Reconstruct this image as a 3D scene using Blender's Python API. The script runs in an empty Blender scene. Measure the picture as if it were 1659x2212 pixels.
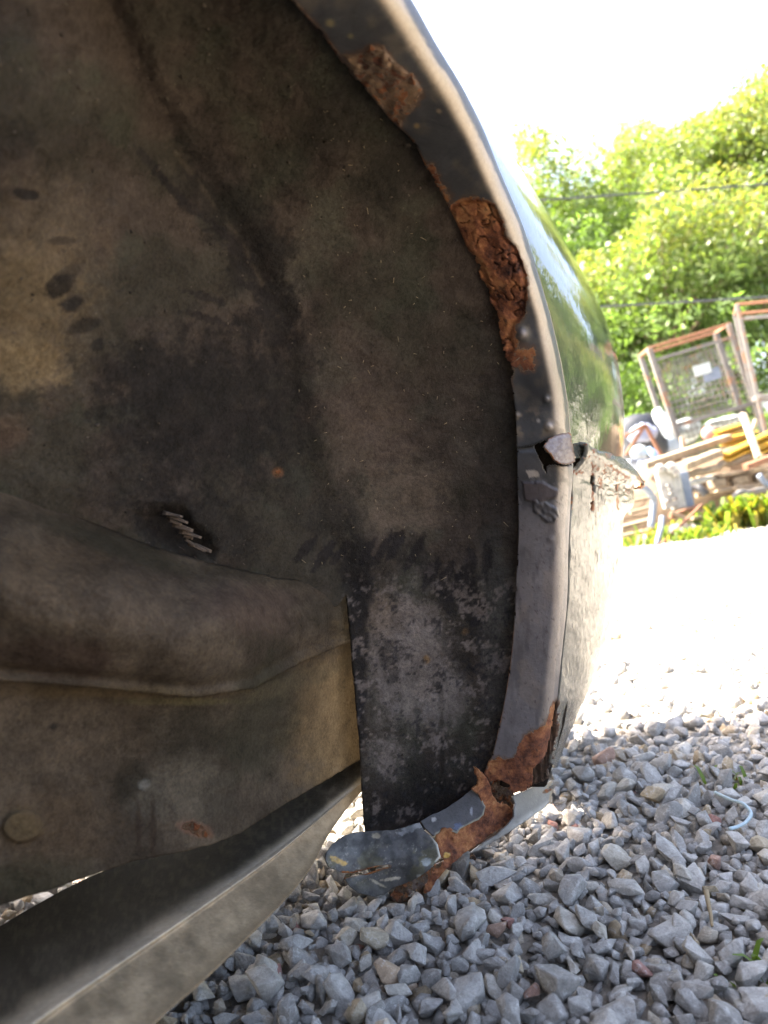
import bpy, math
import numpy as np
from mathutils import Vector, Matrix

rng = np.random.default_rng(7)
sc = bpy.context.scene
C = sc.collection
FPX = 1701.0           # focal length in units of a 1659 px wide picture
ROLL = math.radians(8.0)
CAMZ = 0.30
cs, sn = math.cos(ROLL), math.sin(ROLL)
RIGHT = np.array([cs, 0, -sn]); UP = np.array([sn, 0, cs]); FWD = np.array([0, 1.0, 0])
CAMP = np.array([0, 0, CAMZ])

def W(px, py, d):
    px = np.asarray(px, float); py = np.asarray(py, float); d = np.asarray(d, float)
    x = (px - 829.5) / FPX * d; y = -(py - 1106) / FPX * d
    return CAMP + x[..., None] * RIGHT + y[..., None] * UP + d[..., None] * FWD

# ------------------------------------------------------------------ camera, world, sun
cam_d = bpy.data.cameras.new('camera'); cam = bpy.data.objects.new('camera', cam_d); C.objects.link(cam)
cam_d.sensor_fit = 'VERTICAL'; cam_d.sensor_height = 36.0
cam_d.lens = 36.0 * FPX / 2212.0
cam_d.clip_start = 0.01; cam_d.clip_end = 500
M = Matrix(((RIGHT[0], UP[0], 0), (RIGHT[1], UP[1], -1), (RIGHT[2], UP[2], 0)))
cam.matrix_world = Matrix.Translation(Vector(CAMP)) @ M.to_4x4()
cam_d.dof.use_dof = True; cam_d.dof.focus_distance = 0.60
cam_d.dof.aperture_fstop = cam_d.lens / 3.2
sc.camera = cam

SUN_EL = math.radians(50)
sun_dir = np.array([-0.97, 0.25, 0]); sun_dir /= np.linalg.norm(sun_dir)      # towards the sun, on the ground plane
sun_v = Vector((sun_dir[0] * math.cos(SUN_EL), sun_dir[1] * math.cos(SUN_EL), math.sin(SUN_EL)))
w = bpy.data.worlds.new('World'); sc.world = w; w.use_nodes = True
nt = w.node_tree; bg = nt.nodes['Background']
sky = nt.nodes.new('ShaderNodeTexSky'); sky.sky_type = 'NISHITA'; sky.sun_disc = False
sky.sun_elevation = SUN_EL; sky.sun_rotation = math.atan2(sun_v.x, sun_v.y)
sky.air_density = 0.7; sky.dust_density = 6.0; sky.ozone_density = 1.0
nt.links.new(sky.outputs[0], bg.inputs[0]); bg.inputs[1].default_value = 0.15
sl = bpy.data.lights.new('sun', 'SUN'); sl.energy = 4.8; sl.angle = math.radians(0.5); sl.color = (1, 0.95, 0.86)
so = bpy.data.objects.new('sun', sl); C.objects.link(so)
so.rotation_euler = sun_v.to_track_quat('Z', 'Y').to_euler(); so.location = (-5, 2, 8)
sc.view_settings.view_transform = 'Standard'; sc.view_settings.look = 'None'
sc.view_settings.use_white_balance = True; sc.view_settings.white_balance_temperature = 7100; sc.view_settings.white_balance_tint = 10
sc.view_settings.exposure = 3.2; sc.view_settings.gamma = 1.0
sc.view_settings.use_curve_mapping = False
sc.render.engine = 'CYCLES'
sc.cycles.max_bounces = 8; sc.cycles.diffuse_bounces = 5; sc.cycles.use_denoising = True

# ------------------------------------------------------------------ numpy noise
def _h(i, j, k):
    n = (i * 374761393 + j * 668265263 + k * 2147483647 + 1274126177) & 0xffffffff
    n = ((n ^ (n >> 13)) * 1274126177) & 0xffffffff
    n = (n ^ (n >> 16)) & 0xffff
    return n / 65535.0
def noise(p):
    p = np.asarray(p, float); f = np.floor(p).astype(np.int64); t = p - f; t = t * t * (3 - 2 * t); r = 0
    for a in (0, 1):
        for b in (0, 1):
            for c in (0, 1):
                wgt = (t[..., 0] if a else 1 - t[..., 0]) * (t[..., 1] if b else 1 - t[..., 1]) * (t[..., 2] if c else 1 - t[..., 2])
                r = r + wgt * _h(f[..., 0] + a, f[..., 1] + b, f[..., 2] + c)
    return r
def fbm(p, o=4):
    p = np.asarray(p, float); s = 0; a = .5; t = 0
    for i in range(o):
        s = s + a * noise(p * 2 ** i + 17.3 * i); t += a; a *= .5
    return s / t
def n2(x, y, sc_, o=4, z=0.0):
    return fbm(np.stack([np.asarray(x, float) / sc_, np.asarray(y, float) / sc_, np.full(np.shape(x), z + .37)], -1), o)
def smooth(a, b, x):
    t = np.clip((x - a) / (b - a), 0, 1); return t * t * (3 - 2 * t)

# ------------------------------------------------------------------ mesh helpers
def mesh(name, v, f, mat=None, parent=None, attrs=None, smooth_=True, kind=None, solid=None, cols=None):
    v = np.asarray(v, np.float32)
    me = bpy.data.meshes.new(name)
    if isinstance(f, np.ndarray):
        k = f.shape[1]; me.vertices.add(len(v)); me.vertices.foreach_set('co', v.ravel())
        me.loops.add(f.size); me.loops.foreach_set('vertex_index', f.ravel().astype(np.int32))
        me.polygons.add(len(f)); me.polygons.foreach_set('loop_start', np.arange(0, f.size, k, dtype=np.int32))
        me.polygons.foreach_set('loop_total', np.full(len(f), k, np.int32)); me.update(calc_edges=True)
    else:
        me.from_pydata([tuple(map(float, x)) for x in v], [], f)
    if smooth_: me.polygons.foreach_set('use_smooth', np.ones(len(me.polygons), bool))
    for nme, arr in (attrs or {}).items():
        a = me.attributes.new(nme, 'FLOAT', 'POINT'); a.data.foreach_set('value', np.asarray(arr, np.float32).ravel())
    if cols is not None:
        a = me.color_attributes.new('col', 'FLOAT_COLOR', 'POINT')
        c4 = np.ones((len(v), 4), np.float32); c4[:, :3] = cols; a.data.foreach_set('color', c4.ravel())
    o = bpy.data.objects.new(name, me); C.objects.link(o)
    if mat: me.materials.append(mat)
    if parent: o.parent = parent
    if kind: o['kind'] = kind
    if solid:
        m = o.modifiers.new('thickness', 'SOLIDIFY'); m.thickness = solid; m.offset = -1
    me.update()
    return o

def rot_to(o, loc):
    """put the object's origin at loc (world) keeping its geometry"""
    loc = Vector(loc); o.data.transform(Matrix.Translation(-loc)); o.location = loc
    return o

def tag(o, label, cat, group=None, kind=None):
    o['label'] = label; o['category'] = cat
    if group: o['group'] = group
    if kind: o['kind'] = kind
    return o
def empty(name, loc, label, cat, group=None):
    o = bpy.data.objects.new(name, None); C.objects.link(o); o.location = Vector(loc); o.empty_display_size = .05
    return tag(o, label, cat, group)
def child(o, root):
    """parent o (built in world coordinates) to an unrotated root"""
    o.parent = root; o.matrix_parent_inverse = Matrix.Identity(4)
    if o.type == 'MESH': o.data.transform(Matrix.Translation(-Vector(root.location)))
    return o

def tps(ctrl, px, py):
    c = np.asarray(ctrl, float); s = 800.0
    X = c[:, :2] / s; n = len(c)
    def U(r2): return np.where(r2 > 1e-12, r2 * np.log(r2 + 1e-12), 0)
    K = U(((X[:, None] - X[None]) ** 2).sum(-1)) + np.eye(n) * 1e-4
    P = np.c_[np.ones(n), X]
    A = np.zeros((n + 3, n + 3)); A[:n, :n] = K; A[:n, n:] = P; A[n:, :n] = P.T
    sol = np.linalg.solve(A, np.r_[c[:, 2], 0, 0, 0])
    q = np.stack([np.ravel(px), np.ravel(py)], 1) / s
    out = np.zeros(len(q))
    for i in range(n): out += sol[i] * U(((q - X[i]) ** 2).sum(1))
    out += sol[n] + q @ sol[n + 1:]
    return out.reshape(np.shape(px))

def inside(poly, x, y):
    poly = np.asarray(poly, float); r = np.zeros(np.shape(x), bool); j = len(poly) - 1
    for i in range(len(poly)):
        xi, yi = poly[i]; xj, yj = poly[j]
        if yi != yj:
            c = ((yi > y) != (yj > y)) & (x < (xj - xi) * (y - yi) / (yj - yi) + xi)
            r ^= c
        j = i
    return r
def pdist(poly, x, y, closed=True):
    """distance to outline and nearest point"""
    poly = np.asarray(poly, float); best = np.full(np.shape(x), 1e9); bx = np.zeros(np.shape(x)); by = bx.copy()
    for i in range(len(poly) if closed else len(poly) - 1):
        a = poly[i]; b = poly[(i + 1) % len(poly)]; ab = b - a; L = (ab ** 2).sum() + 1e-9
        t = np.clip(((x - a[0]) * ab[0] + (y - a[1]) * ab[1]) / L, 0, 1)
        qx = a[0] + t * ab[0]; qy = a[1] + t * ab[1]; d = np.hypot(x - qx, y - qy)
        m = d < best; best = np.where(m, d, best); bx = np.where(m, qx, bx); by = np.where(m, qy, by)
    return best, bx, by
def sdf(poly, x, y):
    d, _, _ = pdist(poly, x, y); return np.where(inside(poly, x, y), d, -d)   # positive inside
def rough(poly, amp=2.0, step=5.0, seed=0):
    poly = np.asarray(poly, float); out = []
    for i in range(len(poly)):
        a = poly[i]; b = poly[(i + 1) % len(poly)]; L = np.hypot(*(b - a)); n = max(1, int(L / step))
        for k in range(n): out.append(a + (b - a) * k / n)
    out = np.array(out)
    out[:, 0] += amp * 2.4 * (n2(out[:, 0], out[:, 1], 9, 3, seed) - .5) * 2
    out[:, 1] += amp * 2.4 * (n2(out[:, 0], out[:, 1], 9, 3, seed + 50) - .5) * 2
    return out
def curve(pts, n):
    """Catmull-Rom through rows of numbers"""
    p = np.asarray(pts, float); d = np.r_[0, np.cumsum(np.hypot(*np.diff(p[:, :2], axis=0).T) + 1e-9)]
    t = np.linspace(0, d[-1], n); out = np.empty((n, p.shape[1]))
    m = np.gradient(p, d, axis=0)
    i = np.clip(np.searchsorted(d, t, 'right') - 1, 0, len(d) - 2); h = d[i + 1] - d[i]; s = ((t - d[i]) / h)[:, None]; h = h[:, None]
    return (2 * s**3 - 3 * s**2 + 1) * p[i] + (s**3 - 2 * s**2 + s) * h * m[i] + (-2 * s**3 + 3 * s**2) * p[i + 1] + (s**3 - s**2) * h * m[i + 1]

def patch(name, poly, ctrl, res, mat, parent, thick=.0015, paint=None, disp=None, holes=(), seed=0):
    """a sheet over an outline: real depth from control points, edges snapped to the outline"""
    poly = np.asarray(poly, float); x0, y0 = poly.min(0) - res; x1, y1 = poly.max(0) + res
    nx = int((x1 - x0) / res) + 2; ny = int((y1 - y0) / res) + 2
    X, Y = np.meshgrid(x0 + np.arange(nx) * res, y0 + np.arange(ny) * res)
    cx = X[:-1, :-1] + res / 2; cy = Y[:-1, :-1] + res / 2
    keep = inside(poly, cx, cy)
    for h in holes: keep &= ~inside(h, cx, cy)
    idx = np.arange(nx * ny).reshape(ny, nx)
    q = np.stack([idx[1:, :-1], idx[1:, 1:], idx[:-1, 1:], idx[:-1, :-1]], -1)[keep]
    cnt = np.bincount(q.ravel(), minlength=nx * ny)
    x = X.ravel().copy(); y = Y.ravel().copy()
    bd = (cnt > 0) & (cnt < 4)
    for pl in (poly,) + tuple(holes):
        d, bx, by = pdist(pl, x[bd], y[bd]); m = d < res * 1.3; ii = np.nonzero(bd)[0][m]
        x[ii] = bx[m]; y[ii] = by[m]
    used = np.nonzero(cnt)[0]; remap = -np.ones(nx * ny, int); remap[used] = np.arange(len(used))
    x = x[used]; y = y[used]; q = remap[q]
    d = tps(ctrl, x, y)
    if disp is not None: d = d + disp(x, y)
    v = W(x, y, d)
    attrs, cols = paint(x, y, v) if paint else ({}, None)
    return mesh(name, v, q, mat, parent, attrs, cols=cols, solid=thick)

def grid_faces(nu, nv, flip=False):
    i = np.arange(nu * nv).reshape(nu, nv)
    q = np.stack([i[:-1, :-1], i[1:, :-1], i[1:, 1:], i[:-1, 1:]], -1).reshape(-1, 4)
    return q[:, ::-1].copy() if flip else q

def tube(pts, r, seg=10, taper=None):
    pts = np.asarray(pts, float); n = len(pts); r = np.full(n, r) if np.isscalar(r) else np.asarray(r)
    t = np.gradient(pts, axis=0); t /= np.linalg.norm(t, axis=1)[:, None] + 1e-12
    ref = np.array([0, 0, 1.]) if abs(t[0][2]) < .9 else np.array([1., 0, 0])
    v = []
    for i in range(n):
        a = np.cross(t[i], ref); a /= np.linalg.norm(a) + 1e-12; b = np.cross(t[i], a); ref = np.cross(a, t[i])
        th = np.linspace(0, 2 * math.pi, seg, endpoint=False)
        v.append(pts[i] + r[i] * (np.cos(th)[:, None] * a + np.sin(th)[:, None] * b))
    v = np.concatenate(v); f = []
    for i in range(n - 1):
        for k in range(seg):
            f.append((i * seg + k, i * seg + (k + 1) % seg, (i + 1) * seg + (k + 1) % seg, (i + 1) * seg + k))
    f.append(tuple(range(seg))[::-1]); f.append(tuple(range((n - 1) * seg, n * seg)))
    return v, f
def beam(a, b, wd, ht, up=(0, 0, 1), bev=.12):
    """bevelled box between two points"""
    a = np.asarray(a, float); b = np.asarray(b, float); t = b - a; L = np.linalg.norm(t); t /= L
    s = np.cross(t, up); s /= np.linalg.norm(s); u = np.cross(s, t)
    e = min(wd, ht) * bev; prof = [(-wd/2+e, -ht/2), (wd/2-e, -ht/2), (wd/2, -ht/2+e), (wd/2, ht/2-e), (wd/2-e, ht/2), (-wd/2+e, ht/2), (-wd/2, ht/2-e), (-wd/2, -ht/2+e)]
    v = []; rings = [(0, .9), (e, 1), (L - e, 1), (L, .9)]
    for z, k in rings: v += [a + t * z + s * p[0] * k + u * p[1] * k for p in prof]
    f = [tuple(range(8))[::-1], tuple(range(24, 32))]
    for r_ in range(3):
        for k in range(8): f.append((r_*8+k, r_*8+(k+1) % 8, (r_+1)*8+(k+1) % 8, (r_+1)*8+k))
    return np.array(v), f
def join(parts):
    V = []; F = []; n = 0
    for v, f in parts:
        V.append(np.asarray(v)); F += [tuple(int(i) + n for i in q) for q in f]; n += len(v)
    return np.concatenate(V), F

# ------------------------------------------------------------------ materials
class NT:
    def __init__(s, name):
        s.m = bpy.data.materials.new(name); s.m.use_nodes = True; s.t = s.m.node_tree; s.b = s.t.nodes['Principled BSDF']
        s.tc = s.n('ShaderNodeTexCoord')
    def n(s, t, **k):
        x = s.t.nodes.new(t)
        for a, v in k.items(): setattr(x, a, v)
        return x
    def l(s, a, b): s.t.links.new(a, b)
    def set(s, node, i, v):
        if hasattr(v, 'is_output') or hasattr(v, 'links'): s.l(v, node.inputs[i])
        else: node.inputs[i].default_value = v
    def noise(s, scale, detail=6, rough_=.6, vec=None, dist=0):
        x = s.n('ShaderNodeTexNoise'); x.inputs['Scale'].default_value = scale; x.inputs['Detail'].default_value = detail
        x.inputs['Roughness'].default_value = rough_; x.inputs['Distortion'].default_value = dist
        s.l(vec or s.tc.outputs['Object'], x.inputs['Vector']); return x.outputs['Fac']
    def mapv(s, scale, rot=(0, 0, 0)):
        x = s.n('ShaderNodeMapping'); x.inputs['Scale'].default_value = scale; x.inputs['Rotation'].default_value = rot
        s.l(s.tc.outputs['Object'], x.inputs['Vector']); return x.outputs[0]
    def mr(s, v, a, b, c=0., d=1., sm=False):
        x = s.n('ShaderNodeMapRange'); x.interpolation_type = 'SMOOTHSTEP' if sm else 'LINEAR'
        s.l(v, x.inputs[0]); 
        for i, q in enumerate((a, b, c, d)): x.inputs[i + 1].default_value = q
        return x.outputs[0]
    def math(s, op, a, b=0.):
        x = s.n('ShaderNodeMath', operation=op); s.set(x, 0, a); s.set(x, 1, b); return x.outputs[0]
    def mix(s, f, a, b, bl='MIX'):
        x = s.n('ShaderNodeMix', data_type='RGBA', blend_type=bl); s.set(x, 0, f)
        s.set(x, 6, a if not isinstance(a, tuple) else (*a, 1)[:4]); s.set(x, 7, b if not isinstance(b, tuple) else (*b, 1)[:4]); return x.outputs[2]
    def ramp(s, v, stops):
        x = s.n('ShaderNodeValToRGB'); e = x.color_ramp.elements
        while len(e) < len(stops): e.new(.5)
        for i, (p, c) in enumerate(stops): e[i].position = p; e[i].color = (*c, 1)
        s.l(v, x.inputs[0]); return x.outputs[0]
    def attr(s, name):
        x = s.n('ShaderNodeAttribute', attribute_name=name); return x
    def bump(s, h, dist, strength=1.0, prev=None):
        x = s.n('ShaderNodeBump'); x.inputs['Distance'].default_value = dist; x.inputs['Strength'].default_value = strength
        s.l(h, x.inputs['Height'])
        if prev: s.l(prev, x.inputs['Normal'])
        return x.outputs[0]
    def out(s, col=None, rough_=None, nrm=None, metal=None, spec=None):
        for k, v in (('Base Color', col), ('Roughness', rough_), ('Normal', nrm), ('Metallic', metal), ('Specular IOR Level', spec)):
            if v is None: continue
            if isinstance(v, tuple): v = (*v, 1)
            s.set(s.b, k, v)
        return s.m

def rust_color(s):
    n1 = s.noise(90, 8, .7); n2_ = s.noise(420, 8, .75); n0 = s.noise(24, 5, .6, None, 1.2)
    f = s.math('ADD', s.math('ADD', s.math('MULTIPLY', n1, .5), s.math('MULTIPLY', n2_, .35)), s.math('MULTIPLY', n0, .55)); f = s.math('SUBTRACT', f, .20)
    return s.ramp(f, [(.32, (.028, .011, .007)), (.40, (.10, .034, .017)), (.47, (.20, .068, .030)), (.55, (.32, .125, .048)), (.66, (.46, .24, .10))])

def mat_sheet(name, rough0=.55, fine=.35, bump=.0006, spec=.4):
    """painted or muddy sheet metal: colour from the 'col' attribute, rust from 'rust', both with fine grain"""
    s = NT(name); col = s.attr('col').outputs['Color']; ru = s.attr('rust').outputs['Fac']
    g1 = s.noise(420, 8, .75); g2 = s.noise(70, 6, .6); g3 = s.noise(1500, 3, .6)
    k = s.math('ADD', s.math('MULTIPLY', g1, 1.0), s.math('MULTIPLY', g2, .7)); k = s.mr(k, .5, 1.2, 1 - fine, 1 + fine)
    base = s.mix(1.0, col, k, 'MULTIPLY')
    specks = s.mr(g3, .70, .78, 0., .5, True)
    base = s.mix(specks, base, (.30, .24, .17))
    rm = s.math('ADD', ru, s.mr(s.noise(220, 8, .7), .25, .75, -.35, .35)); rm = s.mr(rm, .42, .56, 0, 1, True)
    rm = s.math('MULTIPLY', rm, s.mr(ru, .03, .12))
    halo = s.math('MULTIPLY', s.mr(s.math('ADD', ru, s.mr(s.noise(130, 7, .7), .3, .7, -.25, .25)), .02, .5, 0, .75, True), s.mr(ru, .01, .08))
    base = s.mix(halo, base, (.13, .070, .040))
    full = s.mix(rm, base, rust_color(s)); full = s.mix(s.attr('pit').outputs['Fac'], full, (.010, .007, .006))
    edge = s.math('MULTIPLY', s.mr(rm, .05, .35), s.mr(rm, .9, .6))
    full = s.mix(s.math('MULTIPLY', edge, .55), full, (.30, .25, .16))
    h = s.math('ADD', s.math('MULTIPLY', g1, .6), s.math('MULTIPLY', s.noise(150, 8, .7), s.math('ADD', s.math('MULTIPLY', rm, 3.2), .5)))
    h = s.math('ADD', h, s.math('MULTIPLY', g2, .8))
    nb = s.bump(h, bump)
    r = s.mr(s.math('ADD', rm, s.math('MULTIPLY', g2, .35)), 0, 1, rough0 - .1, .92)
    return s.out(full, r, nb, spec=spec)

m_flange = mat_sheet('grey_flange_paint_and_rust', .42, .22, .0005, .5)
m_flap = mat_sheet('bent_lip_paint', .66, .35, .0008, .22)
m_liner = mat_sheet('mud_coated_arch', .92, .62, .0026, .06)
m_rail = mat_sheet('dusty_rail_metal', .80, .32, .0006, .10)

def mat_gloss():
    s = NT('dark_green_gloss_paint')
    dust = s.noise(900, 4, .6); sm = s.noise(30, 5, .6); streak = s.noise(1, 6, .6, s.mapv((260, 260, 22)))
    d = s.math('MULTIPLY', s.mr(dust, .6, .75, 0, .15, True), s.mr(streak, .5, .75, 0.02, .18, True))
    col = s.mix(d, (.045, .052, .048), (.22, .20, .15))
    ro = s.mr(s.math('ADD', s.math('MULTIPLY', sm, .5), d), .1, 1.0, .02, .30)
    s.b.inputs['Coat Weight'].default_value = .55; s.b.inputs['Coat Roughness'].default_value = .03
    nb = s.bump(s.math('ADD', sm, s.math('MULTIPLY', s.noise(120, 3, .5), .06)), .0006)
    s.out(col, ro, nb, spec=.7); s.l(nb, s.b.inputs['Coat Normal']); return s.m
m_gloss = mat_gloss()
def mat_bumper():
    s = NT('weathered_bumper_paint')
    st = s.noise(1, 8, .7, s.mapv((420, 420, 60))); fl = s.noise(240, 8, .75); big = s.noise(24, 4, .6)
    ru = s.attr('rust').outputs['Fac']
    m = s.math('ADD', s.math('MULTIPLY', st, .6), s.math('MULTIPLY', fl, .4)); m = s.math('ADD', m, s.math('MULTIPLY', big, .25))
    dark = s.mr(m, .66, .74, 0, 1, True)
    base = s.mix(s.mr(fl, .3, .7), (.12, .115, .095), (.20, .19, .155))
    col = s.mix(dark, base, (.05, .045, .04))
    rm = s.mr(s.math('ADD', ru, s.mr(fl, .25, .75, -.35, .35)), .42, .56, 0, 1, True); rm = s.math('MULTIPLY', rm, s.mr(ru, .03, .12))
    col = s.mix(rm, col, rust_color(s))
    h = s.math('ADD', s.math('MULTIPLY', dark, -.6), s.math('ADD', st, fl))
    return s.out(col, s.mr(s.math('ADD', dark, rm), 0, 1, .26, .75), s.bump(h, .0002), spec=.35)
m_bumper = mat_bumper()
def simple(name, c1, c2, scale=30, rough_=.6, bump=.001, metal=0, spec=.5, c3=None):
    s = NT(name); g = s.noise(scale, 8, .65); col = s.mix(s.mr(g, .3, .7), c1, c2)
    if c3: col = s.mix(s.mr(s.noise(scale * .35, 6, .7), .52, .62, 0, 1, True), col, c3)
    return s.out(col, s.mr(g, .2, .8, rough_ - .1, min(1, rough_ + .15)), s.bump(g, bump), metal=metal, spec=spec)
m_under = simple('dark_underbody', (.02, .018, .016), (.05, .042, .035), 40, .85, .002)
m_wood = simple('weathered_timber', (.13, .098, .065), (.27, .21, .145), 26, .9, .003, c3=(.08, .058, .04))
m_wood2 = simple('brown_timber', (.07, .048, .03), (.14, .10, .065), 22, .8, .003)
m_yellow = simple('yellow_paint', (.34, .18, .010), (.42, .245, .015), 12, .5, .001, c3=(.30, .17, .02))
m_rustbar = simple('rusty_steel', (.13, .055, .030), (.22, .105, .060), 40, .85, .002)
m_galv = simple('galvanised_steel', (.075, .073, .072), (.13, .125, .12), 30, .7, .0005, metal=.0, c3=(.16, .085, .05))
m_cream = simple('flaking_cream_paint', (.22, .18, .125), (.33, .28, .20), 30, .6, .002, c3=(.30, .16, .08))
m_cast = simple('pale_cast_metal', (.20, .20, .19), (.34, .34, .32), 25, .6, .003, c3=(.12, .12, .13))
m_bluegrey = simple('blue_grey_paint', (.09, .12, .17), (.16, .19, .25), 14, .55, .001)
m_darkcast = simple('oily_dark_casting', (.10, .09, .085), (.19, .17, .16), 35, .6, .003)
m_white = simple('white_plastic_sheet', (.22, .26, .28), (.36, .40, .40), 8, .4, .004)
m_black = simple('black_plastic', (.012, .014, .018), (.035, .04, .05), 10, .4, .004)
m_cloth = simple('blue_grey_cloth', (.16, .19, .27), (.28, .31, .40), 12, .9, .003)
m_pink = simple('faded_red_plastic', (.42, .12, .13), (.52, .19, .19), 10, .6, .001)
m_bluepl = simple('pale_blue_plastic', (.18, .30, .52), (.30, .44, .66), 10, .4, .001)
m_twine = simple('pale_blue_twine', (.30, .40, .44), (.42, .52, .55), 200, .8, .001)
m_straw = simple('dry_straw', (.20, .15, .085), (.32, .25, .15), 60, .9, .0003)
m_peel = simple('peeling_underseal', (.06, .045, .034), (.13, .095, .07), 90, .8, .0006)
m_bark = simple('bark', (.10, .075, .05), (.19, .15, .11), 14, .9, .01)

def mat_leaf(name, yellow=.0):
    s = NT(name); col = s.attr('col').outputs['Color']
    di = s.n('ShaderNodeBsdfPrincipled'); s.l(col, di.inputs['Base Color']); di.inputs['Roughness'].default_value = .45
    tr = s.n('ShaderNodeBsdfTranslucent'); tcol = s.mix(1.0, col, (1.85, 1.95, .8), 'MULTIPLY'); s.l(tcol, tr.inputs[0])
    mx = s.n('ShaderNodeMixShader'); mx.inputs[0].default_value = .42; s.l(di.outputs[0], mx.inputs[1]); s.l(tr.outputs[0], mx.inputs[2])
    o = [n for n in s.t.nodes if n.type == 'OUTPUT_MATERIAL'][0]; s.l(mx.outputs[0], o.inputs[0]); s.t.nodes.remove(s.b); return s.m
m_leaf = mat_leaf('leaves')

def mat_stone(use_random):
    s = NT('limestone_gravel' + ('_single' if use_random else ''))
    if use_random:
        r = s.n('ShaderNodeObjectInfo').outputs['Random']
        base = s.ramp(r, [(0, (.29, .275, .25)), (.35, (.37, .35, .32)), (.7, (.45, .425, .385)), (.9, (.48, .44, .37)), (.96, (.44, .36, .24)), (1, (.40, .22, .18))])
        off = s.n('ShaderNodeVectorMath', operation='ADD'); sc_ = s.math('MULTIPLY', r, 37.)
        s.l(s.mapv((.010, .010, .010)), off.inputs[0]); s.l(sc_, off.inputs[1]); vec = off.outputs[0]
    else:
        base = s.attr('col').outputs['Color']; vec = s.tc.outputs['Object']
    g = s.noise(170, 9, .72, vec); g2 = s.noise(700, 5, .7, vec); g3 = s.noise(60, 6, .6, vec, .6)
    k = s.mr(s.math('ADD', g, s.math('MULTIPLY', g2, .5)), .52, 1.0, .62, 1.34)
    col = s.mix(1.0, base, k, 'MULTIPLY')
    col = s.mix(s.mr(g, .54, .64, 0, .6, True), col, (.56, .55, .52))
    col = s.mix(s.mr(g3, .60, .72, 0, .35, True), col, (.28, .22, .16))
    return s.out(col, .85, s.bump(s.math('ADD', g, s.math('MULTIPLY', g2, .35)), .0024), spec=.3)
m_stone = mat_stone(False); m_stone1 = mat_stone(True)
def mat_ground():
    s = NT('gravel_bed')
    vo = s.n('ShaderNodeTexVoronoi'); vo.inputs['Scale'].default_value = 46; s.l(s.tc.outputs['Object'], vo.inputs['Vector'])
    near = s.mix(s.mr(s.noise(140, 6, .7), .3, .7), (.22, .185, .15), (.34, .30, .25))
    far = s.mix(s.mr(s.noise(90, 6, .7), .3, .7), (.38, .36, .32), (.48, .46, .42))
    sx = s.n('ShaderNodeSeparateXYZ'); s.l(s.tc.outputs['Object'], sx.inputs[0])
    col = s.mix(s.mr(sx.outputs[1], .72, .90, 0, 1, True), near, far)  # bed colour painted paler from where the sunlit zone starts
    col = s.mix(s.mr(s.noise(.7, 5, .6), .45, .7, 0, .4), col, (.22, .21, .12))
    return s.out(col, .95, s.bump(s.math('ADD', vo.outputs['Distance'], s.noise(260, 6, .7)), .006), spec=.2)
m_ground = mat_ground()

# ------------------------------------------------------------------ the car: wheel arch, seen from inside
car = empty('car', (-.6, -.6, 0), 'old dark green car with a rusted out rear wheel arch standing on grey gravel', 'car')
def K(o): return child(o, car)

I = np.array([(470,-200,.30),(560,-90,.32),(630,0,.34),(700,80,.37),(750,150,.39),(800,205,.41),(850,265,.43),(890,303,.443),(925,370,.46),(960,430,.475),(990,490,.49),(1020,560,.505),(1052,620,.517),(1070,680,.527),(1085,745,.536),(1105,830,.546),(1112,880,.55),(1116,960,.556),(1118,1050,.565),(1120,1150,.573),(1115,1250,.58),(1110,1350,.588),(1100,1450,.596),(1080,1560,.605),(1060,1640,.612),(1040,1690,.617)], float)
O = np.array([(730,-240,.30),(820,-110,.325),(890,0,.345),(940,90,.37),(1000,190,.40),(1040,270,.425),(1080,370,.45),(1130,490,.48),(1165,600,.502),(1190,690,.518),(1210,780,.53),(1225,870,.54),(1232,950,.546),(1238,1005,.551),(1233,1080,.558),(1228,1180,.566),(1225,1300,.575),(1215,1400,.583),(1205,1500,.592),(1197,1580,.600),(1188,1660,.607),(1178,1760,.615)], float)
def z3(p): p = np.asarray(p, float); return np.c_[604.8 + p[:, 0] * .4166, p[:, 1] * .4166]
def z4(p): p = np.asarray(p, float); return np.c_[950.4 + p[:, 0] * .2916, 691.2 + p[:, 1] * .2916]
def zb(p): p = np.asarray(p, float); return np.c_[673.9 + p[:, 0] * .3646, 1425.6 + p[:, 1] * .3646]

NU, NVF = 720, 46
Ic = curve(I, NU); Oc = curve(O, NU)
vv = np.linspace(0, 1, NVF)
# v: flat from 0 to .72, then a rolled edge out to 1
def flange_grid(extra=0.0):
    t = vv[None, :]
    roll = np.clip((t - .70) / .30, 0, 1)
    X = Ic[:, :1] + (Oc[:, :1] - Ic[:, :1]) * t
    Y = Ic[:, 1:2] + (Oc[:, 1:2] - Ic[:, 1:2]) * t
    D = Ic[:, 2:3] + (Oc[:, 2:3] - Ic[:, 2:3]) * t - .004 * np.sin(np.minimum(t / .7, 1) * math.pi / 2) + .020 * roll ** 2.2
    # gentle hollow and hammered waviness
    D = D + (1 - roll * .85) * (.0035 * (n2(X + 0 * Y, Y + 0 * X, 90, 2) - .5) + .0006 * (n2(X, Y, 30, 3, 3) - .5))
    return X, Y, D + extra
rustA = z3([(330,290),(430,270),(470,230),(530,240),(600,330),(690,390),(740,470),(720,540),(650,600),(620,665),(520,570),(430,460),(370,380)])
rustA2 = z3([(735,835),(800,850),(830,930),(890,1010),(880,1060),(850,1060),(790,960)])
rustB = z3([(880,1090),(900,1060),(950,1035),(1030,1030),(1110,1060),(1150,1150),(1165,1230),(1220,1280),(1250,1340),(1280,1450),(1275,1560),(1260,1640),(1215,1690),(1200,1740),(1215,1800),(1190,1870),(1130,1870),(1090,1700),(1090,1600),(1110,1560),(1065,1530),(1055,1440),(1000,1340),(930,1270),(880,1150)])
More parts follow.
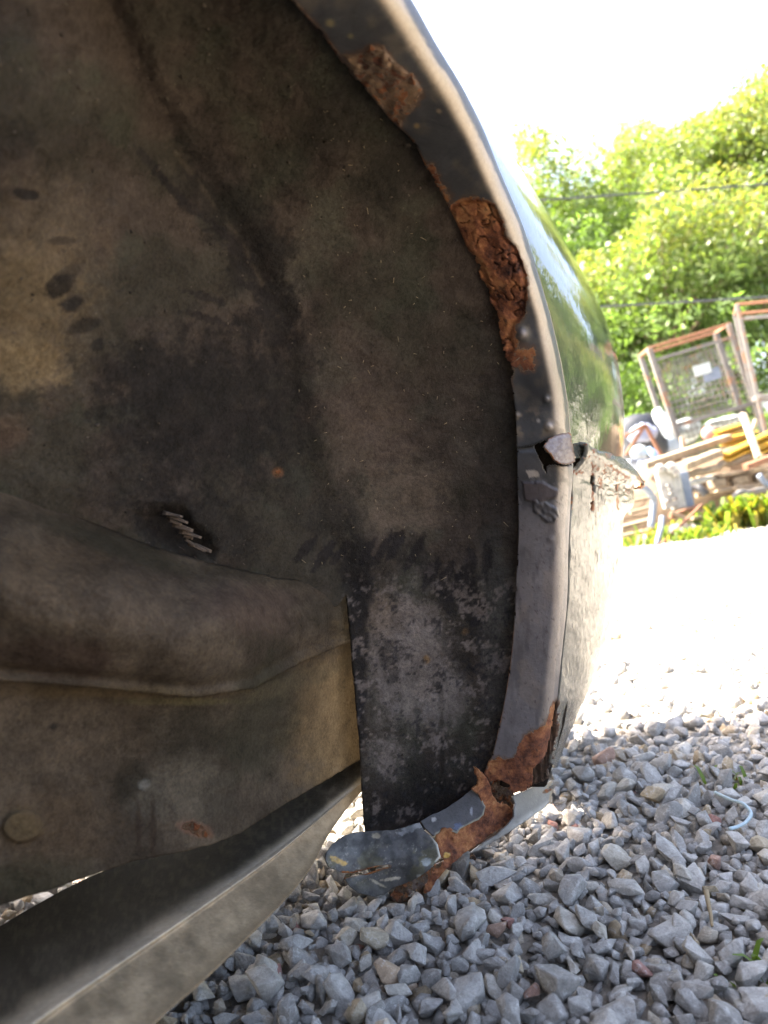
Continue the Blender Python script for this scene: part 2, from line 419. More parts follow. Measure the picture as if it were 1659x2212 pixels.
rustC = z4([(440,0),(570,0),(560,120),(600,190),(690,200),(720,290),(690,370),(620,390),(560,330),(520,460),(480,400),(470,300)])
rustD = z4([(560,940),(640,1110),(600,1200),(560,1260),(540,1080)])
chipE = z4([(690,1340),(780,1340),(860,1390),(885,1450),(850,1500),(790,1510),(740,1470),(735,1440),(690,1420)])
chipF = z4([(640,1120),(700,1110),(740,1135),(730,1160),(660,1165)])
chipG = z4([(610,1200),(760,1200),(880,1260),(870,1310),(780,1340),(700,1350),(620,1330)])
rustBot = zb([(1020,700),(1060,598),(1110,588),(1160,602),(1200,590),(1220,540),(1270,450),(1330,420),(1385,390),(1405,340),(1430,250),(1470,230),(1470,800),(1100,800)])
def paint_flange(X, Y, V):
    n1 = n2(X, Y, 60, 4); n3 = n2(X, Y, 16, 4, 5); t = np.clip(((X - np.interp(Y, I[:, 1], I[:, 0])) / (np.interp(Y, O[:, 1], O[:, 0]) - np.interp(Y, I[:, 1], I[:, 0]))), 0, 1.05)
    up = smooth(1000, 860, Y)
    c_up = np.array([.058, .060, .064]); c_lo = np.array([.125, .112, .112])
    k = smooth(940, 1180, Y)[:, None]
    col = c_up * (1 - k) + c_lo * k
    col = col * (.75 + .6 * n1)[:, None]
    # mud haze on the flat of the upper flange
    hz = smooth(.48, .66, n2(X, Y, 45, 4, 9)) * up * smooth(.0, .3, 1 - t)
    col = col + (np.array([.13, .11, .085]) - col) * (.55 * hz)[:, None]
    # cream dust band near the roll; lower half paints in the edge highlight
    edge = .93 + .05 * (n2(X * 0, Y, 60, 4, 7) - .5) * 2
    band = smooth(.66, .80, t + .05 * (n1 - .5)) * smooth(edge + .012, edge - .012, t)
    band = band * (smooth(1150, 930, Y) * .95 + .35 * smooth(1000, 1150, Y))
    col = col + (np.array([.42, .345, .26]) - col) * band[:, None]
    # tan patch beneath the blow-out and blooms
    b2 = smooth(.52, .64, n2(X, Y, 34, 4, 12)) * smooth(860, 905, Y) * smooth(960, 930, Y)
    col = col + (np.array([.21, .165, .12]) - col) * (b2 * .8)[:, None]
    st = smooth(.50, .70, n2(X * 1.0, Y * .25, 14, 4, 37)) * smooth(1000, 1100, Y); col = col * (1 - .28 * st)[:, None]
    st = smooth(.52, .66, n2(X, Y, 60, 4, 38)) * smooth(1100, 1200, Y); col = col + (np.array([.17, .135, .11]) - col) * (.45 * st)[:, None]
    sp_ = smooth(.74, .79, n2(X, Y, 5, 2, 39)) * smooth(900, 1050, Y); col = col + (np.array([.05, .035, .03]) - col) * (.7 * sp_)[:, None]
    # darker zone around the tear
    dk = smooth(70, 10, np.abs(Y - 1060)) * smooth(.42, .6, n3)
    col = col * (1 - .55 * dk)[:, None]
    dk = np.exp(-((X - 1165) ** 2 + (Y - 850) ** 2 * .35) / 45 ** 2); col = col * (1 - .55 * dk)[:, None]
    j = 7 * (n2(X, Y, 9, 4, 2) - .5)
    for p, c_ in ((chipE, (.055, .05, .05)), (chipF, (.30, .26, .22)), (chipG, (.06, .048, .048))):
        m = smooth(-1.0, 1.5, sdf(p, X, Y) + j); col = col + (np.array(c_) * (.7 + .7 * n3)[:, None] - col) * m[:, None]
    rust = np.zeros(len(X))
    for p, s_ in ((rustA, .58), (rustA2, .62), (rustB, 1.), (rustC, .60), (rustBot, 1.)):
        rust = np.maximum(rust, s_ * smooth(-13, 8, sdf(p, X, Y) + 1.6 * j))
    # edge rust seam along the liner, lower half
    rust = np.maximum(rust, .62 * smooth(.045, .0, t) * smooth(1280, 1400, Y))
    rust = np.maximum(rust, .52 * smooth(.08, .0, t) * smooth(880, 800, Y))
    # pale rust tint (dusty, bleached) on the top patch
    m = smooth(-4, 10, sdf(rustA, X, Y) + j) * smooth(.4, .6, n2(X, Y, 13, 4, 31)); rust = rust * (1 - .45 * m)
    col = col + (np.array([.36, .24, .14]) * (.6 + .8 * n3)[:, None] - col) * (m * .9)[:, None]
    # paler chips: thick scale lumps
    for (cx, cy, r, c_) in ((1187, 921, 8, (.38, .33, .28)), (1182, 862, 5, (.22, .2, .18)), (1163, 909, 4, (.25, .23, .21)), (1128, 722, 10, (.24, .21, .20)), (960, 108, 7, (.20, .17, .10)), (713, 50, 9, (.26, .22, .12)), (757, 78, 6, (.22, .19, .10)), (900, 272, 6, (.36, .25, .12)), (948, 240, 5, (.28, .21, .14))):
        m = np.exp(-(((X - cx) ** 2 + (Y - cy) ** 2) / r ** 2) ** 2) * smooth(.3, .5, n3); col = col + (np.array(c_) - col) * m[:, None]
    return col, rust
def pit_flange(X, Y):
    j = 7 * (n2(X, Y, 9, 4, 2) - .5); m1 = smooth(-2, 4, sdf(rustB, X, Y) + j); m2 = smooth(-2, 4, sdf(rustBot, X, Y) + j)
    cr = smooth(.009, .003, np.abs(n2(X, Y, 42, 3, 21) - .5)); pl = n2(X, Y, 34, 2, 40) * 7; cr2 = smooth(.07, .0, np.abs(pl - np.round(pl))) * smooth(.4, .6, n2(X, Y, 20, 3, 3))
    pn = smooth(.70, .74, n2(X, Y, 10, 3, 66))
    return np.clip(m1 * np.maximum(cr, cr2 * .8) + np.maximum(m1, m2) * pn, 0, 1) * .7
def disp_flange(X, Y):
    j = 7 * (n2(X, Y, 9, 4, 2) - .5); d = np.zeros(X.shape)
    s = sdf(rustB, X, Y) + j; crackn = np.abs(n2(X, Y, 42, 3, 21) - .5)
    plates = np.floor(n2(X, Y, 34, 2, 40) * 7) / 7
    d += smooth(-2, 3, s) * (.0030 - .0065 * plates * smooth(2, 14, s) + .003 * smooth(.020, .0, crackn))
    s = sdf(rustA, X, Y) + j; d += smooth(-2, 6, s) * (-.0055 * (n2(X, Y, 16, 4, 8) - .35))
    s = sdf(rustBot, X, Y) + j; d += smooth(-2, 2, s) * (.0022 - .0040 * (n2(X, Y, 24, 4, 4) - .3))
    s = sdf(chipE, X, Y) + j; d += smooth(-1, 2, s) * (-.0030 * n2(X, Y, 8, 3, 4))
    s = sdf(chipG, X, Y) + j; d += smooth(-1, 2, s) * (-.0016)
    for (cx, cy, r, h) in ((1187, 921, 8, .003), (1182, 862, 7, .002), (1190, 1165, 7, .0012), (1128, 722, 12, .004), (1116, 898, 6, .002)):
        d -= h * np.exp(-((X - cx) ** 2 + (Y - cy) ** 2) / r ** 2)
    return d
hole = rough(z4([(690,932),(745,903),(800,882),(790,900),(760,935),(785,965),(830,1010),(845,1045),(870,1062),(930,1072),(975,1066),(975,1076),(930,1086),(860,1078),(800,1080),(785,1105),(782,1135),(768,1100),(742,1040),(715,985)]), 1.0, 4)
def seam_y(x): return np.interp(x, [1090, 1122, 1150, 1185, 1230, 1250], [972, 966, 961, 948, 934, 930])
def flange_part(name, upper):
    X, Y, D = flange_grid()
    D = D + disp_flange(X, Y)
    X0, Y0 = X.ravel(), Y.ravel()
    cx = (X[:-1, :-1] + X[1:, 1:]) / 2; cy = (Y[:-1, :-1] + Y[1:, 1:]) / 2
    wob = 2.5 * (n2(cx, cy, 7, 3, 77) - .5) * 2
    if upper: keep = cy < seam_y(cx) + wob
    else:
        keep = (cy > seam_y(cx) - 6 + wob)
        # the rusted bottom end
        keep &= ~inside(rough(zb([(1000,690),(1035,690),(1055,725),(1090,708),(1130,722),(1170,740),(1190,790),(1240,788),(1300,750),(1312,645),(1372,592),(1395,520),(1412,440),(1428,330),(1450,240),(1600,240),(1600,1200),(900,1200)]), 1.6, 5), cx, cy)
        D = D + .0035 * smooth(980, 960, Y)
    keep &= ~inside(hole, cx, cy)
    # nibbled inner edge where it has rusted through
    t = (np.arange(NVF - 1) + .5)[None, :] / (NVF - 1)
    nib = (.13 * np.maximum(0, n2(cx * 0, cy, 30, 3, 90) - .52) * 4 * smooth(470, 520, cy) * smooth(840, 780, cy))
    nib = nib + .04 * np.maximum(0, n2(cx * 0, cy, 12, 3, 91) - .5) * 3
    keep &= t > nib
    crack = np.abs(cy - (790 - (cx - 1090) * .55 + 6 * (n2(cx, cy, 12, 2, 3) - .5))) < 1.3
    keep &= ~(crack & (cx < 1122) & (cy > 760) & (cy < 800))
    q = grid_faces(NU, NVF, False).reshape(NU - 1, NVF - 1, 4)[keep]
    used = np.unique(q); rm = -np.ones(NU * NVF, int); rm[used] = np.arange(len(used)); q = rm[q]
    x = X0[used]; y = Y0[used]; d = D.ravel()[used]; v = W(x, y, d)
    col, rust = paint_flange(x, y, v)
    return K(mesh(name, v, q, m_flange, None, {'rust': rust, 'pit': pit_flange(x, y)}, cols=col, solid=.0014))
arch_flange = flange_part('arch_flange', True)
arch_flange['label'] = 'inner lip of the rear wheel arch, eaten by orange rust'
bumper_flange = flange_part('bumper_flange', False)

def const_paint(col, rust=0., var=.5, scale=20, extra=None):
    def f(x, y, v):
        n = n2(x, y, scale, 4, 3); c = np.array(col) * (1 - var / 2 + var * n)[:, None]; r = np.full(len(x), float(rust))
        if extra: c, r = extra(x, y, c, r)
        return {'rust': r}, c
    return f

# torn tab of the upper flange hanging over the tear
tab = rough(z4([(800,880),(870,850),(950,830),(972,850),(985,930),(1003,1052),(972,1066),(930,1070),(880,1060),(845,1030),(820,985),(765,935),(775,915),(800,900)]), .9, 4)
def tabx(x, y, c, r):
    m = smooth(.45, .62, n2(x, y, 10, 4, 8)); c = c + (np.array([.12, .085, .075]) - c) * (m * .7)[:, None]
    r = .50 * smooth(6, 0, sdf(tab, x, y)); return c, r
K(patch('torn_tab', tab, [(1180, 940, .541), (1230, 930, .548), (1243, 995, .5515), (1200, 1000, .535), (1190, 960, .537), (1215, 960, .542)], 1.6, m_flange, None, .0014, const_paint((.21, .175, .16), 0, .6, 14, tabx), disp=lambda x, y: .0020 * (n2(x, y, 12, 3) - .5)))['label'] = 'torn tab of rusty lip metal above the hole'

# ---- liner: the band facing the wheel and the inner wall
Iedge = [(p[0] + 22, p[1] + 4) for p in I[1:]]
liner_poly = [(-150, -170), (540, -170)] + Iedge + [(1020, 1745), (980, 1765), (900, 1800), (790, 1815), (786, 1770), (782, 1700), (776, 1600), (768, 1500), (758, 1385), (752, 1310), (748, 1282), (730, 1310), (600, 1340), (-150, 1230)]
lin_ctrl = [(470,-170,.31),(660,0,.352),(815,200,.418),(940,370,.467),(1035,560,.513),(1100,745,.545),(1130,960,.568),(1135,1150,.583),(1125,1350,.599),(1095,1560,.617),(1040,1720,.628),
  (620,250,.42),(760,600,.500),(880,900,.565),(930,1200,.600),(930,1500,.622),(900,1790,.634),
  (200,20,.33),(400,340,.415),(600,640,.487),(640,850,.525),(685,1060,.555),(752,1285,.585),(768,1500,.604),(790,1790,.626),
  (-150,-150,.25),(0,200,.295),(-150,500,.31),(0,800,.365),(-150,1050,.37),(250,600,.40),(300,950,.445),(480,1100,.50),(480,820,.478),(0,1200,.40),(500,1320,.53)]
stains_and_shade = [(130,620,34,22,-.4,.85),(155,655,30,18,-.6,.9),(50,418,30,12,.2,.9),(180,705,42,14,-.25,.7),(212,747,18,14,-.5,.8),(150,590,30,14,-.4,.5),(130,520,30,8,.0,.5),(20,60,60,70,0,.3),(20,300,60,50,0,.55),
  (375,1150,95,48,.45,.9),(430,880,200,170,.4,.85),(520,480,70,260,-.55,.5),(620,800,60,200,-.2,.45),(330,800,110,60,0,.55),(560,560,60,90,.9,.55),(590,680,55,80,.9,.65),(480,450,130,60,.8,.45),(700,300,60,150,.55,.35),(880,330,60,140,.6,.5),(420,1140,150,75,.35,.65),  # blobs over the recess paint its shade in among the stains
  (300,1000,120,120,0,.45),(770,1240,34,90,-.1,.75),(768,1450,26,190,.05,.85),(860,1190,20,45,-.35,.62),(905,1200,18,50,-.35,.6),(1010,1290,24,66,-.25,.85),(960,1290,18,46,-.5,.8),
  (840,1430,20,50,-.1,.55),(1000,1400,45,60,0,.45),(900,1740,140,45,-.15,.75),(950,1660,70,60,0,.5),(870,1690,70,40,0,.35),(720,1120,60,40,0,.4),(640,1060,40,70,0,.3),(1060,1000,30,300,.0,.3)]
tans = [(60,640,190,240,.0,.6,(.105,.080,.053)),(40,780,130,70,.25,.8,(.18,.132,.075)),(60,640,130,150,.3,.6,(.135,.098,.055)),(120,480,150,120,.3,.45,(.105,.078,.055)),(870,1080,120,110,0,.55,(.15,.115,.085)),(800,950,120,120,.4,.5,(.115,.085,.066)),(740,800,110,120,.6,.3,(.10,.078,.064)),
  (880,1420,110,170,0,.65,(.21,.178,.160)),(960,1500,60,80,0,.55,(.22,.19,.17)),(820,1330,50,60,0,.5,(.165,.125,.095)),(1000,1270,26,34,0,.5,(.18,.165,.16)),(1065,1350,40,250,0,.4,(.10,.098,.092)),(660,560,60,200,.5,.4,(.085,.080,.060)),(840,1640,50,60,0,.45,(.18,.155,.135)),
  (600,1020,14,12,0,.8,(.20,.085,.035)),(1005,1365,9,9,0,.6,(.22,.13,.06)),(922,1425,9,12,0,.8,(.24,.14,.06)),(10,930,60,50,0,.3,(.14,.09,.06))]
def blob(x, y, cx, cy, rx, ry, rot):
    c_, s_ = math.cos(rot), math.sin(rot); dx = x - cx; dy = y - cy
    return np.sqrt(((dx * c_ + dy * s_) / rx) ** 2 + ((-dx * s_ + dy * c_) / ry) ** 2)
def paint_liner(x, y, v):
    na = n2(x, y, 160, 5, 1); nb = n2(x, y, 30, 5, 2); nc = n2(x, y, 9, 4, 3)
    col = np.array([.048, .042, .032]) * (.55 + .7 * na)[:, None]
    hue = smooth(.4, .65, n2(x, y, 120, 4, 11))[:, None]; col = col * (1 - hue) + np.array([.056, .044, .035]) * (.7 + .6 * nb)[:, None] * hue
    g = smooth(.55, .7, n2(x, y, 90, 4, 15))[:, None]; col = col * (1 - .5 * g) + np.array([.046, .048, .034]) * .5 * g
    jj = (nb - .5) * 1.1 + (nc - .5) * .7
    for cx, cy, rx, ry, rot, s_, c_ in tans:
        m = smooth(1.15, .45, blob(x, y, cx, cy, rx, ry, rot) + jj * .8) * s_
        col = col + (np.array(c_) * (.75 + .5 * nb)[:, None] - col) * m[:, None]
    for cx, cy, rx, ry, rot, s_ in stains_and_shade:
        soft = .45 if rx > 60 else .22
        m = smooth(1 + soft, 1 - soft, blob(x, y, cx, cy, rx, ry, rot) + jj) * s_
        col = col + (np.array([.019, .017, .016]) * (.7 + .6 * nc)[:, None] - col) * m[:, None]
    for cx, cy, rx, ry, rot in ((855,1178,11,44,.5),(896,1196,11,46,.5),(827,1186,9,40,.5),(930,1240,12,40,.5),(962,1250,13,42,.5),(985,1268,12,40,.45),(1012,1285,14,44,.35),(1034,1318,15,40,.25),(1010,1225,16,40,.3),(1052,1210,12,46,.1),(795,1190,9,34,.5),
                                 (540,585,11,52,-1.1),(560,630,11,56,-1.1),(585,680,12,52,-1.2),(515,545,10,46,-1.1),(605,735,11,40,-1.2),(484,505,10,44,-1.0),(440,640,10,46,-1.3),(455,690,10,46,-1.3),(380,420,9,60,-.7),(330,360,9,60,-.7),(430,460,9,50,-.9),(700,1200,11,40,.6),(740,1190,11,40,.6),(660,1185,10,36,.7)):
        m = smooth(1.25, .75, blob(x, y, cx, cy, rx, ry, rot) + (nc - .5) * 1.3 + (nb - .5) * .5) * (.9 if cx > 620 else .75)
        col = col + (np.array([.022, .019, .018]) - col) * m[:, None]
    # flaking speckle lower down on the band
    fl = smooth(.56, .62, n2(x, y, 7, 4, 44) * .6 + n2(x, y, 45, 3, 45) * .4) * smooth(1180, 1320, y) * smooth(730, 760, x)
    col = col + (np.array([.026, .024, .026]) - col) * (fl * .75)[:, None]
    fl = smooth(.55, .62, n2(x, y, 9, 4, 54) * .5 + n2(x, y, 40, 3, 55) * .5) * smooth(1180, 1320, y) * smooth(730, 760, x)
    col = col + (np.array([.20, .165, .145]) - col) * (fl * .6)[:, None]
    # paler broken line along the fold
    dr, _, _ = pdist([(380, 330), (450, 425), (520, 520), (560, 600), (600, 680)], x, y, False)
    col = col + (np.array([.11, .088, .06]) - col) * (.34 * smooth(9, 0, dr + 9 * (nc - .5) + 5 * (nb - .5)) * smooth(.3, .6, nb))[:, None]
    r = .46 * smooth(1.2, .4, blob(x, y, 600, 1022, 14, 12, 0)) + .0 * x
    return {'rust': r}, col
recess = [(295, 1110), (330, 1095), (390, 1100), (430, 1150), (462, 1190), (455, 1212), (400, 1200), (340, 1185), (298, 1150)]
def disp_liner(x, y):
    d = .010 * (n2(x, y, 210, 3, 5) - .5) + .0035 * (n2(x, y, 50, 3, 6) - .5) + .0012 * (n2(x, y, 14, 3, 7) - .5)
    d += .012 * smooth(-16, 26, sdf(recess, x, y) + 14 * (n2(x, y, 22, 3, 30) - .5))
    dr, _, _ = pdist([(180, -100), (300, 180), (380, 330), (450, 425), (520, 520), (560, 600), (600, 680), (625, 850), (650, 1000), (750, 1262)], x, y, False)
    d += .006 * smooth(60, 0, dr)
    dr, _, _ = pdist([(945, 1490), (950, 1600), (948, 1700)], x, y, False); d += .0018 * smooth(12, 2, dr)
    return d
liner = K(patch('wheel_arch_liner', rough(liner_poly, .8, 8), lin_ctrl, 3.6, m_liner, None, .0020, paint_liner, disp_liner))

# ---- inner wing: bulged panel and lower skirt
wingC = [(-150,985),(0,1042),(100,1084),(200,1128),(330,1180),(450,1215),(600,1248),(700,1258),(850,1240),(850,1410),(760,1385),(650,1432),(550,1487),(420,1508),(200,1486),(0,1470),(-150,1466)]
def paint_wing(x, y, v):
    na = n2(x, y, 150, 5, 21); nb = n2(x, y, 28, 5, 22); nc = n2(x, y, 8, 4, 23)
    col = np.array([.085, .073, .060]) * (.55 + .9 * smooth(.25, .75, na))[:, None] * (.8 + .4 * nb)[:, None]
    jj = (nb - .5) * 1.0 + (nc - .5) * .5
    T = [(120,1230,150,90,0,.6,(.115,.09,.066)),(330,1300,170,80,.1,.5,(.105,.088,.075)),(540,1310,120,70,.1,.5,(.10,.075,.068)),(760,1330,140,60,0,.6,(.035,.033,.026)),(250,1180,240,26,.33,.6,(.045,.045,.034)),(560,1240,160,26,.15,.6,(.05,.045,.033)),(130,1420,150,50,.1,.55,(.06,.042,.038)),
      (720,1560,120,190,.15,.9,(.185,.14,.085)),(560,1560,90,170,.3,.75,(.055,.055,.042)),(400,1590,90,120,0,.35,(.05,.05,.04)),(200,1640,150,110,0,.4,(.115,.095,.075)),(100,1790,170,100,0,.6,(.12,.092,.066)),(420,1700,90,80,.2,.7,(.135,.125,.105)),(320,1720,60,60,.2,.6,(.12,.115,.10)),  # first tan blob paints in the light on the skirt's right end
      (60,1900,160,50,-.1,.6,(.055,.055,.038)),(480,1750,40,80,0,.5,(.05,.046,.038)),(280,1680,44,60,.3,.75,(.033,.030,.024)),(300,1790,9,70,0,.7,(.04,.03,.024)),(330,1790,8,75,0,.7,(.045,.033,.026)),(50,1785,50,38,-.15,.6,(.15,.118,.068)),
      (116,1569,10,9,0,.85,(.03,.03,.03)),(60,1880,50,5,.3,.6,(.05,.04,.03)),(312,1695,14,12,0,.8,(.17,.18,.18)),(645,1470,140,22,-.35,.4,(.13,.115,.08)),(250,1496,260,14,.0,.55,(.135,.11,.07)),(390,1515,150,10,0,.6,(.12,.115,.07))]
    for cx, cy, rx, ry, rot, s_, c_ in T:
        m = smooth(1.2, .5, blob(x, y, cx, cy, rx, ry, rot) + jj * (.9 if rx > 20 else .6)) * s_
        col = col + (np.array(c_) * (.8 + .4 * nb)[:, None] - col) * m[:, None]
    col = col * np.array([.78, .70, .60]) * (1 + .35 * smooth(620, 760, x) * smooth(1400, 1500, y))[:, None]  # right end of the skirt painted lighter still, as if lit
    red = smooth(1.2, .5, blob(x, y, 420, 1790, 44, 16, .35) + jj); col = col + (np.array([.20, .10, .07]) - col) * (red * .7)[:, None]
    return {'rust': .5 * red}, col
K(patch('inner_wing', rough(wingC, 1.0, 7), [(-150,985,.365),(0,1042,.398),(200,1128,.435),(450,1215,.492),(600,1254,.54),(760,1280,.612),(-150,1250,.335),(0,1230,.334),(250,1270,.370),(500,1305,.442),(700,1335,.565),(830,1340,.66),(-150,1466,.325),(0,1470,.352),(300,1498,.405),(500,1495,.452),(650,1430,.535),(830,1400,.67)],
  4.2, m_liner, None, .002, paint_wing, disp=lambda x, y: .007 * (n2(x, y, 130, 3, 61) - .5) + .002 * (n2(x, y, 26, 4, 62) - .5) - .0055 * smooth(24, 3, pdist(wingC[10:], x, y, False)[0]) + .003 * smooth(44, 24, pdist(wingC[10:], x, y, False)[0])))
skirt = [(-150,1450),(0,1455),(200,1470),(420,1490),(550,1470),(650,1415),(740,1372),(840,1350),(840,1595),(778,1640),(700,1688),(600,1747),(520,1800),(450,1826),(380,1843),(290,1860),(200,1891),(100,1925),(0,1956),(-150,2005)]
K(patch('inner_skirt', rough(skirt, 1.0, 7), [(-150,1450,.345),(0,1470,.366),(300,1490,.418),(500,1490,.466),(650,1430,.55),(840,1385,.68),(0,1700,.372),(300,1680,.43),(560,1600,.52),(780,1530,.65),(-150,2005,.35),(0,1956,.375),(200,1890,.41),(450,1826,.465),(600,1747,.535),(780,1640,.65),(840,1595,.69)],
  4.2, m_liner, None, .0022, paint_wing, disp=lambda x, y: .006 * (n2(x, y, 150, 3, 71) - .5) + .0016 * (n2(x, y, 26, 4, 72) - .5) - .003 * smooth(46, 40, 48 * blob(x, y, 50, 1785, 50, 38, -.15))))

# ---- the box rail below
T_ = curve([(-140,2085,.40),(0,2000,.45),(165,1908,.52),(330,1838,.57),(560,1740,.61),(800,1610,.685),(830,1592,.695)], 150)
H_ = curve([(-160,2370,.27),(60,2205,.325),(240,2082,.38),(430,1955,.45),(620,1822,.54),(790,1682,.645),(830,1650,.67)], 150)
L_ = curve([(130,2450,.275),(335,2212,.335),(450,2110,.38),(550,2012,.43),(620,1940,.475),(665,1885,.51),(712,1800,.575),(792,1700,.66),(830,1668,.68)], 150)
rows = []
ts = np.linspace(0, 1, 30)
for t in ts[:-1]: rows.append(T_ + (H_ - T_) * t - np.array([0, 0, 1]) * .004 * math.sin(t * math.pi))
mid = len(rows)
for a in np.linspace(0, 1, 9)[:-1]:
    q = H_ + np.array([0, 0, -.006]) * math.sin(a * math.pi) * 1.0
    rows.append(q + (L_ - H_) * (a * .12) )
for t in np.linspace(.12, 1, 26): rows.append(H_ + (L_ - H_) * t + np.array([0, 0, .000]))
rows.append(L_ + np.array([-14, 4, .012])); rows.append(L_ + np.array([-60, 6, .06]))
G = np.stack(rows, 1)                       # 150 x n x 3
# widen along the length: resample finer
G2 = np.stack([curve(G[:, j], 420) for j in range(G.shape[1])], 1)
gx, gy, gd = G2[..., 0], G2[..., 1], G2[..., 2]
sv = np.broadcast_to(np.linspace(0, 1, G2.shape[1]), gx.shape)
gd = gd + .0015 * (n2(gx, gy, 60, 3, 5) - .5)
Vr = W(gx, gy, gd).reshape(-1, 3)
xx, yy, jj_ = gx.ravel(), gy.ravel(), np.broadcast_to(np.arange(G2.shape[1]), gx.shape).ravel()
na = n2(xx, yy, 60, 5, 1); nb = n2(xx, yy, 10, 4, 2)
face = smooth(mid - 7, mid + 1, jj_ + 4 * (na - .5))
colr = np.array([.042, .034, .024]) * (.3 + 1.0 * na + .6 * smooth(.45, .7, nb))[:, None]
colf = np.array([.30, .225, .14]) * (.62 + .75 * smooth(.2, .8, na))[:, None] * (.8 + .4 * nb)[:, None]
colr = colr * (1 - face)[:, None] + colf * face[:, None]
hl = np.exp(-((jj_ - mid - 2) / 4.5) ** 2) * smooth(.3, .6, na + .25); colr = colr + (np.array([.60, .52, .40]) - colr) * (hl * .65)[:, None]  # pale highlight painted along the rail's edge
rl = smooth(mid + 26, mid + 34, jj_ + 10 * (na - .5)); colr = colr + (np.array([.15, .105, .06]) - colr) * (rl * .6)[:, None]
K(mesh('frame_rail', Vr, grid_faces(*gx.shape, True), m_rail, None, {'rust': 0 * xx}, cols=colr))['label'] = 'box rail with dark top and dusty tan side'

# ---- outer quarter panel
S = np.array([(-240,650,.40),(-110,770,.43),(0,862,.46),(100,940,.49),(190,1002,.52),(270,1062,.56),(375,1132,.62),(490,1202,.67),(590,1260,.71),(670,1300,.735),(760,1330,.755),(850,1345,.778),(930,1350,.806),(985,1347,.830)], float)
def bez(a, b, c, t): t = np.asarray(t)[:, None]; return (1 - t) ** 2 * a + 2 * t * (1 - t) * b + t * t * c
NR = 260
ys = np.linspace(-230, 990, NR); rowsP = []
for y in ys:
    ox = np.interp(y, O[:, 1], O[:, 0]); od = np.interp(y, O[:, 1], O[:, 2]) + .017 + .060 * float(smooth(700, 1040, y))
    q = curve(S[:, [0, 1, 2]], 400); sx = np.interp(y, q[:, 0], q[:, 1]); sd = np.interp(y, q[:, 0], q[:, 2])
    ylow = y
    P0 = W(ox - 2, y, np.interp(y, O[:, 1], O[:, 2]) + .019); P1 = W(sx, y, od + (sd - od) * .34); P2 = W(sx, y, sd)
    P3 = W(sx - 12, y, sd + .13); P4 = W(sx - 260, y, sd + .26)
    rowsP.append(np.r_[bez(P0, P1, P2, np.linspace(0, 1, 60)), bez(P2, P2 * 2 - (P1 * .35 + P2 * .65) , P4, np.linspace(0, 1, 24)[1:])])
GP = np.array(rowsP)
K(mesh('quarter_panel', GP.reshape(-1, 3), grid_faces(*GP.shape[:2], False), m_gloss, None, solid=.0012))['label'] = 'glossy dark green rear quarter panel mirroring trees and sky'

# ---- bumper skin
B = [  # O px,py,d   S px,py,d
 (1236, 972, .600, 1335, 996, .80), (1240, 958, .594, 1345, 988, .80), (1254, 953, .586, 1374, 1014, .795), (1268, 958, .582, 1394, 1042, .79),
 (1270, 968, .582, 1394, 1050, .787), (1264, 990, .585, 1382, 1056, .785), (1250, 1008, .588, 1369, 1058, .79),
 (1238, 1022, .588, 1370, 1066, .785), (1236, 1080, .590, 1370, 1088, .785), (1234, 1098, .590, 1366, 1097, .783), (1232, 1118, .586, 1352, 1108, .778), (1231, 1142, .584, 1346, 1120, .775),
 (1230, 1200, .586, 1345, 1200, .77), (1226, 1300, .592, 1338, 1290, .765), (1217, 1400, .600, 1314, 1380, .755), (1207, 1500, .608, 1268, 1500, .735), (1199, 1580, .615, 1228, 1590, .715), (1190, 1650, .622, 1200, 1660, .695)]
B = np.array(B, float)
# dense in profile direction with little smoothing so that the steps stay crisp
prof = []
for i in range(len(B) - 1):
    n = max(4, int(np.hypot(B[i + 1, 0] - B[i, 0], B[i + 1, 1] - B[i, 1]) / 3))
    for k in range(n): prof.append(B[i] + (B[i + 1] - B[i]) * k / n)
prof.append(B[-1]); prof = np.array(prof)
ker = np.array([1, 2, 3, 2, 1.]) / 9
pp = np.pad(prof, ((2, 2), (0, 0)), 'edge'); prof = sum(ker[k] * pp[k:k + len(prof)] for k in range(5))
rowsB = []; pxy = []
for r_ in prof:
    P0 = W(r_[0], r_[1], r_[2]); P2 = W(r_[3], r_[4], r_[5]); P1 = W(r_[3] * .93 + r_[0] * .07, r_[4] * .8 + r_[1] * .2, r_[2] + (r_[5] - r_[2]) * .5)
    P4 = W(r_[3] - 260, r_[4], r_[5] + .20)
    row = np.r_[bez(P0, P1, P2, np.linspace(0, 1, 90)), bez(P2, P2 * 2 - (P1 * .35 + P2 * .65), P4, np.linspace(0, 1, 24)[1:])]
    rowsB.append(row)
GB = np.array(rowsB)
def proj(v):
    r = v - CAMP; d = r @ FWD; return 829.5 + (r @ RIGHT) / d * FPX, 1106 - (r @ UP) / d * FPX, d
bx, by, bd_ = proj(GB.reshape(-1, 3))
isf = np.tile(np.r_[np.ones(90), np.zeros(23)], len(GB)) > 0
wav = (.0024 * (n2(bx, by, 40, 2, 3) - .5) + .0007 * (n2(bx * 2.4, by, 12, 2, 4) - .5)) * isf
lipz = smooth(1070, 1040, by - .55 * (bx - 1240) * (bx < 1400) + 20) * isf
crust = lipz * (n2(bx, by * 1.5, 10, 4, 9) - .5)
GBv = GB.reshape(-1, 3) + RIGHT * wav[:, None] + UP * (crust * .0045)[:, None] - FWD * (crust * .003)[:, None]
rb = np.zeros(len(bx)); jn = 6 * (n2(bx, by, 7, 3, 4) - .5)
